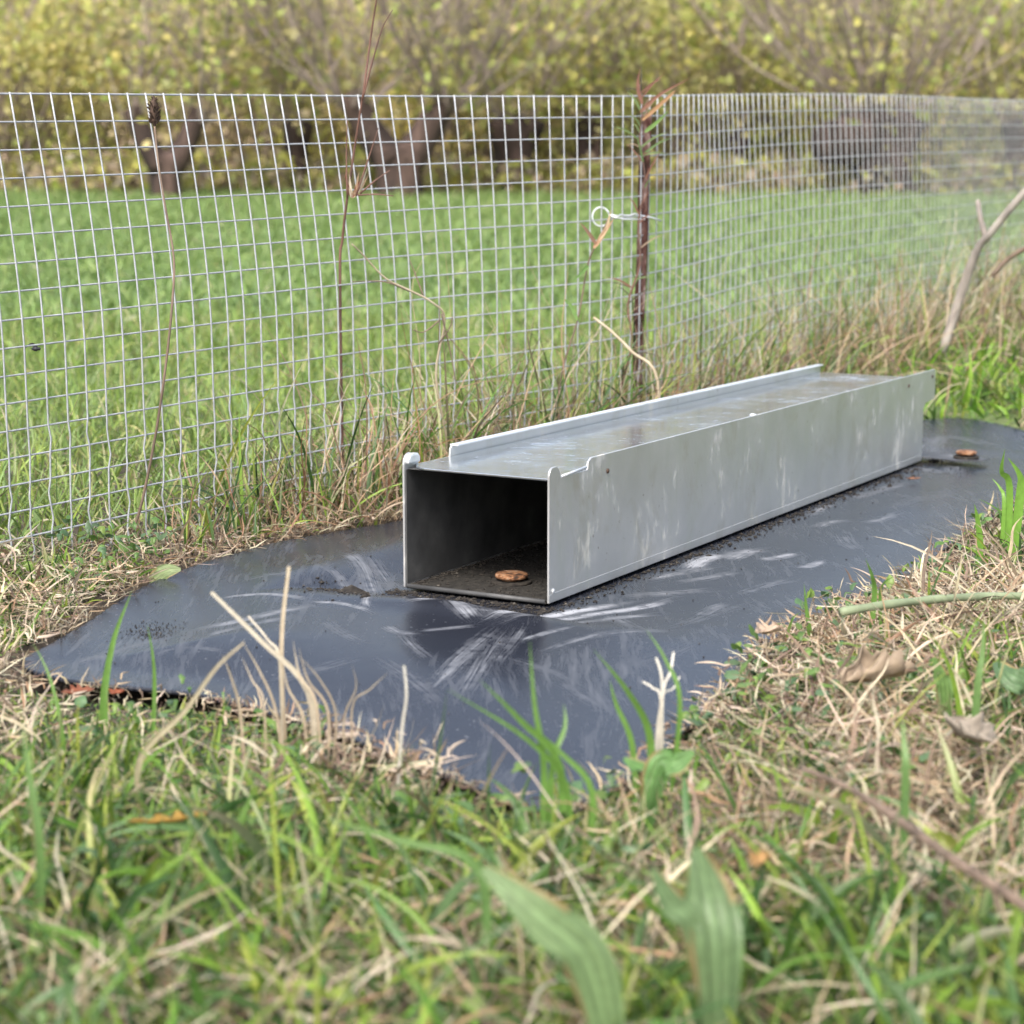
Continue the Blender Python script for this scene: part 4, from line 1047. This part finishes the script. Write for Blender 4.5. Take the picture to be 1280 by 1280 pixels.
def on_ground(x, y, dz):
    q = at_z(x, y, dz); g = float(ground_z(q[0], q[1])); return np.array([q[0], q[1], max(q[2], g + 0.004)])
curl_leaf("dead_leaf", "curled brown dead leaf with a dark hollow, below the green twig", on_ground(1098, 850, 0.034), 0.06, 0.05, 0.5 + math.pi, 2.2, (0.36, 0.28, 0.2), tilt=0.05)
curl_leaf("dead_leaf", "grey curled dead leaf with a pale rim at the right foreground", on_ground(1212, 925, 0.035), 0.05, 0.035, 1.9, 1.7, (0.30, 0.26, 0.21), tilt=0.4)
curl_leaf("fallen_leaf", "larger rust red leaf tucked under the left tip of the sheet", on_ground(98, 868, 0.012), 0.022, 0.018, 0.4, 0.6, (0.22, 0.08, 0.045))
curl_leaf("fallen_leaf", "small bright rust red leaf under the sheet edge, right of the larger one", on_ground(146, 868, 0.010), 0.012, 0.011, 1.2, 0.6, (0.28, 0.09, 0.045))
curl_leaf("dead_leaf", "ochre dead leaf in blurred grass of the left foreground", on_ground(215, 1030, 0.035), 0.045, 0.010, 0.35, 1.5, (0.36, 0.22, 0.05))
curl_leaf("dead_leaf", "orange tinted dead leaf right of the ribbed green leaf", on_ground(950, 1080, 0.05), 0.022, 0.012, 1.2, 1.4, (0.42, 0.25, 0.10))
curl_leaf("dead_leaf", "small reddish brown flake lying on the sheet near the tunnel's far end", at_plane(1142, 603) + np.array([0, 0, 0.003]), 0.018, 0.009, 0.3, 0.5, (0.25, 0.13, 0.08))
curl_leaf("dead_leaf", "crumpled beige dead leaf on the straw at the sheet's right front corner", on_ground(962, 792, 0.03), 0.03, 0.02, 0.8, 1.2, (0.5, 0.38, 0.28))

# green twig
pts = [at_y(1050, 765, 1.62), at_y(1100, 757, 1.63), at_y(1160, 750, 1.66), at_y(1220, 746, 1.68), at_y(1290, 746, 1.70), at_y(1400, 760, 1.72), at_y(1480, 790, 1.74)]
P = spline(pts, 6)
o = MB().tube(P, [0.0036 - 0.0006 * i / len(P) + 0.0003 * math.sin(i * 1.1) for i in range(len(P))], 10).build("twig", M_TWIG, None, True, origin=pts[0])
tag(o, "smooth grey green cut twig lying on the straw beside the black sheet", "twig")
# blurred dry stem across the right foreground
pts = [at_y(1000, 960, 1.15), at_y(1060, 985, 1.10), at_y(1130, 1030, 1.04), at_y(1200, 1080, 0.98), at_y(1290, 1140, 0.92), at_y(1380, 1230, 0.86)]
P = spline(pts, 6)
o = MB().tube(P, [0.0012 + 0.0016 * min(1, i / 12) for i in range(len(P))], 8).build("dry_stalk", M_STEM, None, True, origin=pts[0])
tag(o, "pinkish brown dead weed stem crossing the right foreground diagonally", "dead stem")

# stalk with a dark seed head in front of the fence
def stalk(name, label, path, fwd, r0, r1, mat, n=6):
    pts = [at_y(x, y, f) for (x, y), f in zip(path, fwd)]
    pts = [np.array([pts[0][0], pts[0][1], float(ground_z(pts[0][0], pts[0][1])) - 0.005])] + pts if pts[0][2] > 0.03 else pts
    T = tag(empty(name, pts[0]), label, "weed")
    P = spline(pts, 5)
    MB().tube(P, [r0 + (r1 - r0) * i / (len(P) - 1) for i in range(len(P))], n).build("stem", mat, T, True)
    return T, P
path = [(165, 668), (178, 625), (195, 540), (208, 450), (216, 370), (217, 320), (206, 255), (198, 205), (193, 155)]
fw = [2.06] * 4 + [2.07, 2.08, 2.09, 2.10, 2.10]
T, P = stalk("plantain_stalk", "tall thin brown stalk with a dark spiky seed head against the left fence", path, fw, 0.0016, 0.0009, M_STEM)
top = np.array(P[-1]); mb = MB()
mb.lathe(top, [(0.001, -0.002), (0.0035, 0.003), (0.0042, 0.012), (0.003, 0.021), (0.0006, 0.027)], 10)
for k in range(120):
    a = R.uniform(0, 6.28); h = R.uniform(0.0, 0.024); r = 0.0042 * math.sin(min(1, (h + 0.003) / 0.027) * math.pi) ** 0.5
    p = top + np.array([r * math.cos(a), r * math.sin(a), h]); q = p + np.array([math.cos(a) * 0.0028, math.sin(a) * 0.0028, 0.0022])
    mb.tube([p, q], [0.0007, 0.0002], 4)
mb.build("seed_head", M_SEED, T, False)

path = [(425, 350), (428, 300), (434, 248), (444, 180), (455, 110), (463, 50), (472, -10), (480, -60)]
T, P = stalk("dead_weed", "tall reddish brown dead stem reaching above the fence left of centre", path, [2.33, 2.33, 2.32, 2.32, 2.31, 2.31, 2.30, 2.30], 0.0018, 0.0009, M_REDSTEM)
mb = MB()
for pp in ([(453, 125), (466, 75), (478, 35), (491, 12)], [(434, 248), (433, 200), (434, 150)], [(445, 245), (460, 200), (473, 160)], [(450, 242), (470, 225), (487, 213)], [(447, 244), (470, 243), (492, 245)]):
    q = [at_y(x, y, 2.31) for x, y in pp]; PP = spline(q, 4)
    mb.tube(PP, [0.0011 * (1 - 0.6 * i / len(PP)) for i in range(len(PP))], 5)
mb.build("side_stem", M_REDSTEM, T, True)
for k in range(9):
    a = at_y(440, 247, 2.315); dx = R.uniform(-0.010, 0.022); 
    blade_obj("bract", [a, a + np.array([dx * 0.5, -0.002, 0.009]), a + np.array([dx, -0.003 + R.uniform(-0.004, 0.004), R.uniform(0.018, 0.034)])], 0.0035, R.choice([(0.22, 0.06, 0.04), (0.4, 0.28, 0.18), (0.65, 0.58, 0.45)]), T, M_STRAW)
path = [(560, 560), (545, 470), (556, 400), (540, 378), (510, 362), (482, 348), (455, 320), (440, 305)]
T, P = stalk("dead_weed", "bent straw coloured dead stem arching left inside the fence", path, [2.40, 2.39, 2.38, 2.37, 2.36, 2.35, 2.34, 2.33], 0.0017, 0.0008, M_PALESTEM)
mb = MB()
for pp in ([(512, 364), (480, 352), (440, 352)], [(530, 372), (520, 345), (512, 325)], [(552, 392), (563, 440), (570, 480)], [(550, 400), (530, 415), (515, 412)], [(548, 430), (562, 410), (566, 395)]):
    q = [at_y(x, y, 2.37) for x, y in pp]; PP = spline(q, 4)
    mb.tube(PP, [0.001 * (1 - 0.6 * i / len(PP)) for i in range(len(PP))], 5)
mb.build("side_stem", M_STEM, T, True)
path = [(822, 476), (790, 440), (765, 415), (742, 397)]
T, P = stalk("dry_reed", "pale dry reed leaning across the foot of the rusty post", path, [2.55, 2.56, 2.57, 2.58], 0.0022, 0.0016, M_PALESTEM)
path = [(700, 480), (722, 400), (735, 330), (748, 300), (762, 270)]
T, P = stalk("dead_weed", "thin weed with narrow leaves standing left of the rusty post", path, [2.62] * 5, 0.0013, 0.0008, M_STEM)
for pp, c in (([(745, 305), (735, 290), (725, 278)], (0.2, 0.12, 0.08)), ([(748, 300), (758, 285), (764, 262)], (0.5, 0.38, 0.24)), ([(735, 332), (728, 340), (716, 352)], (0.12, 0.22, 0.06)), ([(742, 310), (755, 292), (768, 272)], (0.42, 0.25, 0.15)), ([(722, 400), (712, 380), (700, 372)], (0.16, 0.27, 0.08))):
    blade_obj("leaf", [at_y(x, y, 2.61) for x, y in pp], 0.005, c, T, M_STRAW)
# weed winding round the post
path = [(775, 495), (790, 430), (785, 380), (800, 330), (798, 280), (806, 225), (800, 175), (803, 135), (799, 105)]
T, P = stalk("climbing_weed", "reddish leafy weed climbing the rusty post to above the wire", path, [2.70, 2.70, 2.71, 2.71, 2.72, 2.72, 2.73, 2.73, 2.74], 0.0016, 0.0008, M_REDSTEM)
for k in range(58):
    i = R.randrange(6, len(P)); p = np.array(P[i])
    hi = i > len(P) * 0.82
    if not hi and R.random() < 0.35: continue
    a = R.uniform(-1.5, 1.7); L = R.uniform(0.01, 0.045)
    e = p + np.array([math.sin(a) * L, R.uniform(-0.01, 0.004), math.cos(a) * L * 0.9])
    blade_obj("leaf", [p, (p + e) / 2 + np.array([0, -0.002, 0.003]), e], R.uniform(0.0014, 0.003), R.choice([(0.12, 0.19, 0.07), (0.16, 0.22, 0.09), (0.2, 0.1, 0.07), (0.32, 0.24, 0.17), (0.08, 0.07, 0.05)]), T, M_STRAW)
for pp, c in (([(800, 140), (825, 118), (862, 98)], (0.2, 0.1, 0.065)), ([(803, 150), (835, 122), (845, 112)], (0.34, 0.2, 0.1)), ([(806, 165), (822, 152), (836, 138)], (0.15, 0.25, 0.07)), ([(803, 130), (797, 108), (800, 85)], (0.2, 0.1, 0.07))):
    blade_obj("leaf", [at_y(x, y, 2.72) for x, y in pp], 0.005, c, T, M_STRAW)

# weathered broken branch at the right
T = tag(empty("broken_branch", at_y(1185, 420, 3.55)), "weathered grey broken branch leaning in the verge at the right edge", "branch")
MB().tube(spline([at_y(1178, 440, 3.55), at_y(1200, 372, 3.55), at_y(1222, 312, 3.52), at_y(1238, 292, 3.50), at_y(1262, 262, 3.48), at_y(1292, 228, 3.46), at_y(1330, 180, 3.43)], 5),
          [0.007, 0.0075, 0.008, 0.008, 0.008, 0.008, 0.009, 0.0085, 0.008, 0.0075, 0.007] + [0.006] * 20, 9).build("limb", M_GREYSTICK, T, True)
MB().tube(spline([at_y(1234, 302, 3.52), at_y(1226, 275, 3.52), at_y(1222, 250, 3.53)], 4), [0.006, 0.006, 0.0055, 0.005, 0.0045, 0.004, 0.004, 0.0045, 0.003], 8).build("stub", M_GREYSTICK, T, True)
MB().tube(spline([at_y(1240, 345, 3.5), at_y(1262, 322, 3.5), at_y(1300, 300, 3.48)], 4), 0.0042, 7).build("limb", M_STEM, T, True)

# small dark insect on the wire
p = at_y(45, 436, 1.985)
T = tag(empty("insect", p), "tiny black winged insect resting on the fence wire at the left", "insect")
M0 = Matrix.Rotation(math.pi / 2, 3, 'Y')
MB().lathe(p, [(0.0003, -0.0042), (0.0016, -0.003), (0.0024, -0.0005), (0.0022, 0.001), (0.0012, 0.002), (0.0017, 0.0034), (0.0004, 0.0044)], 10, M0).build("body", M_BLACK, T, True)
for sgn in (-1, 1):
    blade_obj("wing", [p + np.array([0.001, 0.001 * sgn, 0.001]), p + np.array([-0.004, 0.002 * sgn, 0.0042]), p + np.array([-0.010, 0.004 * sgn, 0.0005])], 0.0030, (0.05, 0.05, 0.05), T, M_STRAW)

# ------------------------------------------------------------------ trees and bushes behind the meadow
YEL = np.array([(0.36, 0.36, 0.12), (0.41, 0.38, 0.13), (0.30, 0.33, 0.11), (0.38, 0.33, 0.18), (0.33, 0.31, 0.15), (0.25, 0.30, 0.09), (0.24, 0.21, 0.14)])
OLV = np.array([(0.30, 0.33, 0.09), (0.40, 0.39, 0.11), (0.23, 0.29, 0.07), (0.42, 0.38, 0.17), (0.36, 0.29, 0.18), (0.18, 0.19, 0.09)])
BRN = np.array([(0.27, 0.21, 0.16), (0.34, 0.27, 0.2), (0.2, 0.16, 0.125), (0.38, 0.35, 0.16), (0.3, 0.26, 0.22), (0.28, 0.3, 0.12)])

def leaf_cloud(centers, size, pal, group_id=None):
    n = len(centers); pal = pal * np.array([1.22, 1.22, 1.05])
    L = RNG.uniform(*size, n); c0 = pick(pal, n, 0.2)
    if group_id is not None:
        gc = pick(pal, int(group_id.max()) + 1, 0.25)[group_id]
        c0 = c0 * 0.2 + gc * 0.8
    return ribbons(centers, L, L * RNG.uniform(0.5, 0.85, n), RNG.uniform(0, 6.28, n), RNG.uniform(0.3, 2.6, n), RNG.normal(0.3, 0.3, n), RNG.normal(0, 0.3, n), RNG.normal(0, 1, n), 3, c0, c0 * 1.1,
                   keep_above=False, wprof=lambda t: np.array([0.15, 0.9, 0.8, 0.05]))

def trunk_mesh(x, y, h, r, flare=1.35, seed=0, lean=(0, 0)):
    mb = MB(); n = 18; rings = 14; z0 = float(ground_z(x, y)) - 0.1
    for i in range(rings + 1):
        t = i / rings; rr = r * (1.25 - 0.45 * min(1, t * 4) + 0.0 * t) * (1 + (flare - 1) * smooth(0.55, 0.95, t)) * (1 - 0.5 * smooth(0.93, 1.0, t))
        for k in range(n):
            a = 2 * math.pi * k / n
            q = rr * (1 + 0.22 * math.sin(a * 3 + seed + t * 2) + 0.14 * math.sin(a * 7 + seed * 2 - t * 5) + 0.25 * (vnoise(a * 2, t * 6, 1, seed % 7) - 0.5))
            mb.v.append((x + lean[0] * t * h + q * math.cos(a), y + lean[1] * t * h + q * math.sin(a), z0 + (h + 0.1) * t))
    for i in range(rings):
        for k in range(n):
            b = i * n; mb.f.append((b + k, b + (k + 1) % n, b + n + (k + 1) % n, b + n + k))
    mb.f.append(tuple(rings * n + k for k in range(n)))
    return mb

def pollard(label, x, y, h, r, nsh, spread, leafn, seed, stems=1, shoot_h=1.45, pal=YEL, group="pollarded trees at the meadow's edge"):
    z = float(ground_z(x, y))
    T = tag(empty("pollard_tree", (x, y, z)), label, "tree", group)
    tops = []
    if stems == 1:
        trunk_mesh(x, y, h, r, 1.4, seed).build("trunk", M_BARK, T, True); tops = [(x, y)]
    else:
        trunk_mesh(x, y, h * 0.55, r, 1.15, seed).build("trunk", M_BARK, T, True)
        for sg in (-1, 1):
            q = [(x + sg * r * 0.3, y, z + h * 0.35), (x + sg * r * 1.1, y, z + h * 0.65), (x + sg * r * 1.9, y + 0.02, z + h * 1.02)]
            MB().tube(spline(q, 5), [r * 0.72 - r * 0.02 * i for i in range(11)], 12).build("limb", M_BARK, T, True)
            tops.append((x + sg * r * 1.9, y))
    lc = []
    rr = random.Random(seed)
    for k in range(nsh):
        tx_, ty_ = tops[k % len(tops)]
        a = rr.uniform(0, 6.28); rad = r * rr.uniform(0.2, 1.1)
        p0 = np.array([tx_ + math.cos(a) * rad, ty_ + math.sin(a) * rad, z + h * rr.uniform(0.86, 0.98)])
        out = spread * rr.uniform(0.15, 1.0); hh = shoot_h * rr.uniform(0.7, 1.1) * (1 - 0.25 * out)
        p1 = p0 + np.array([math.cos(a) * out * 0.45 + rr.gauss(0, 0.06), math.sin(a) * out * 0.45 + rr.gauss(0, 0.06), hh * 0.35]); p2 = p0 + np.array([math.cos(a) * out, math.sin(a) * out, hh])
        PP = spline([p0, p1, p2], 5); r0 = rr.uniform(0.004, 0.010)
        mb = MB().tube(PP, [r0 * (1 - 0.75 * i / len(PP)) for i in range(len(PP))], 6, cap=False)
        for q in range(5):          # side twigs
            i = rr.randrange(2, len(PP) - 1); b = np.array(PP[i]); aa = a + rr.uniform(-1.5, 1.5)
            e = b + np.array([math.cos(aa) * 0.25, math.sin(aa) * 0.25, rr.uniform(0.15, 0.5)])
            mb.tube([b, (b + e) / 2 + np.array([0, 0, 0.02]), e], [0.005, 0.004, 0.002], 4, cap=False)
        mb.build("branch", M_SHOOT, T, True)
        for q in range(leafn // nsh):
            t = rr.uniform(0.15, 1.0); i = min(len(PP) - 1, int(t * len(PP)))
            lc.append(np.array(PP[i]) + np.array([rr.gauss(0, 0.12), rr.gauss(0, 0.12), rr.gauss(0, 0.1)]))
    v = leaf_cloud(np.array(lc), (0.03, 0.065), pal)
    link_mesh("crown", v[0], v[1], M_LEAF, T, cols=v[2])

def gx(px, y): return (px - 640) / F_PX * y * 1.0
pollard("short dark pollard stump with two stems nearest the left edge of the photo", gx(218, 10.2), 10.1, 0.40, 0.085, 12, 0.7, 900, 3, 2)
pollard("thinnest dark pollard trunk, second from the left behind the fence", gx(376, 10.9), 10.8, 0.36, 0.06, 9, 0.5, 700, 5, 1)
pollard("forked dark pollard behind the tall reddish stem with bare shoots", gx(500, 10.3), 10.3, 0.46, 0.12, 44, 1.1, 650, 8, 2)
pollard("squat brown pollard stump between the forked pollard and the rusty post", gx(640, 11.0), 10.9, 0.38, 0.11, 13, 0.8, 900, 12, 1)
pollard("grey brown stump just left of the rusty post", gx(735, 11.4), 11.2, 0.40, 0.07, 9, 0.7, 900, 15, 1)
pollard("largest dark pollard trunk at the right with a fan of bare shoots", gx(1095, 10.7), 10.7, 0.42, 0.17, 50, 1.2, 700, 21, 1)
pollard("dark narrow stump left of the largest pollard, right of the rusty post", gx(912, 11.8), 11.6, 0.30, 0.05, 7, 0.6, 800, 25, 1)
pollard("slim grey pollard at the far right edge behind the broken branch", gx(1250, 11.2), 11.0, 0.36, 0.06, 9, 0.6, 700, 27, 1)
# dark hollow log beside the big pollard
q = gx(1040, 10.6)
tag(MB().tube([(q - 0.07, 10.5, 0.20), (q + 0.06, 10.62, 0.22), (q + 0.14, 10.7, 0.25)], [0.10, 0.13, 0.12], 12).build("log", M_BARK, None, True, origin=(q, 10.6, 0.2)), "blackish log leaning against the left side of the largest pollard trunk", "log")

def bush(label, x, y, w, d, h, n, pal, seed, z0=0.0):
    z = float(ground_z(x, y))
    T = tag(empty("bush", (x, y, z)), label, "bush", "bushes on the bank behind the pollards")
    rr = np.random.default_rng(seed)
    nc = 34
    cc = np.stack([x + rr.uniform(-w, w, nc) * 0.9, y + rr.uniform(-d, d, nc) * 0.9, z + z0 + rr.uniform(0.02, h, nc) ** 1.2], -1)
    k = rr.integers(0, nc, n)
    c = cc[k] + rr.normal(0, 1, (n, 3)) * np.array([0.17, 0.18, 0.10])
    c[:, 2] = np.maximum(c[:, 2], ground_z(c[:, 0], c[:, 1]) + 0.02)
    v = leaf_cloud(c, (0.022, 0.05), pal * 1.2, k)
    link_mesh("foliage", v[0], v[1], M_LEAF, T, cols=v[2])
    mb = MB()
    for i in range(nc):
        a = rr.uniform(0, 6.28)
        b = np.array([x + math.cos(a) * 0.15, y + math.sin(a) * 0.15, z - 0.02]); e = cc[i] + np.array([0, 0, 0.35])
        mb.tube(spline([b, (b * 0.45 + e * 0.55) + np.array([0.06 * math.cos(a), 0.06 * math.sin(a), 0.08]), e], 4), [0.012 - 0.0011 * j for j in range(9)], 5, cap=False)
    mb.build("stems", M_SHOOT, T, True)

specs = []
rb = random.Random(5)
names = ["yellow green", "olive green", "brownish", "bright yellow", "dull green", "ochre tinged"]
where = ["at the far left end of the bank", "above the leftmost pollard", "between the two thin left pollards", "behind the forked pollard", "behind the squat brown stump",
         "above the rusty post", "between the post and the largest pollard", "left of the largest pollard's fan of shoots", "behind the largest pollard", "at the far right end of the bank"]
pals = [YEL, OLV, BRN, OLV, OLV * np.array([1.0, 0.92, 1.1]), YEL, YEL, OLV, OLV, YEL]
nam = ["yellow leaved bush", "olive green bush", "brown leaved bush", "olive and brown bush", "small leaved olive bush", "yellow leafy bush", "dense yellow green bush", "olive leaved bush", "dull green bush", "bright yellow bush"]
for i in range(10):
    px = 20 + i * 137
    bush(nam[i] + " " + where[i], gx(px, 11.9), 11.8 + (i % 2) * 0.5, 0.6, 0.5, 1.05, 4600, pals[i], 100 + i)

# far wooded bank reads as one mass
n = 52000
X = RNG.uniform(-6.5, 6.5, n); Y = RNG.uniform(13.0, 18.5, n)
X = X[(fbm(X, Y, 0.8, 81) > 0.33)]; Y = RNG.uniform(13.0, 18.5, len(X)); n = len(X)
C3 = np.stack([X, Y, ground_z(X, Y) + RNG.uniform(0.02, 0.85, n)], -1)
sel = fbm(X, Y + C3[:, 2] * 2, 0.9, 91)
va = leaf_cloud(C3[sel > 0.5], (0.06, 0.13), YEL); vb = leaf_cloud(C3[(sel <= 0.52) & (sel > 0.4)], (0.06, 0.13), OLV); vc = leaf_cloud(C3[sel <= 0.4], (0.06, 0.13), BRN)
v = join([va, vb, vc])
tag(link_mesh("undergrowth", v[0], v[1], M_LEAF, cols=v[2]), "mass of autumn undergrowth covering the bank beyond the bushes", "undergrowth", kind="stuff")
# leaf litter and low brown weeds at the meadow's edge
n = 14000
X = RNG.uniform(-4, 4, n); Y = RNG.uniform(10.5, 12.2, n)
C3 = np.stack([X, Y, ground_z(X, Y) + RNG.uniform(0.0, 0.30, n) ** 1.5], -1)
v = leaf_cloud(C3, (0.03, 0.075), np.concatenate([BRN, BRN, OLV[:2], OLV[:2]]) * 0.85)
tag(link_mesh("leaf_litter", v[0], v[1], M_LEAF, cols=v[2]), "brown fallen leaves heaped along the far edge of the meadow", "leaf litter", kind="stuff")
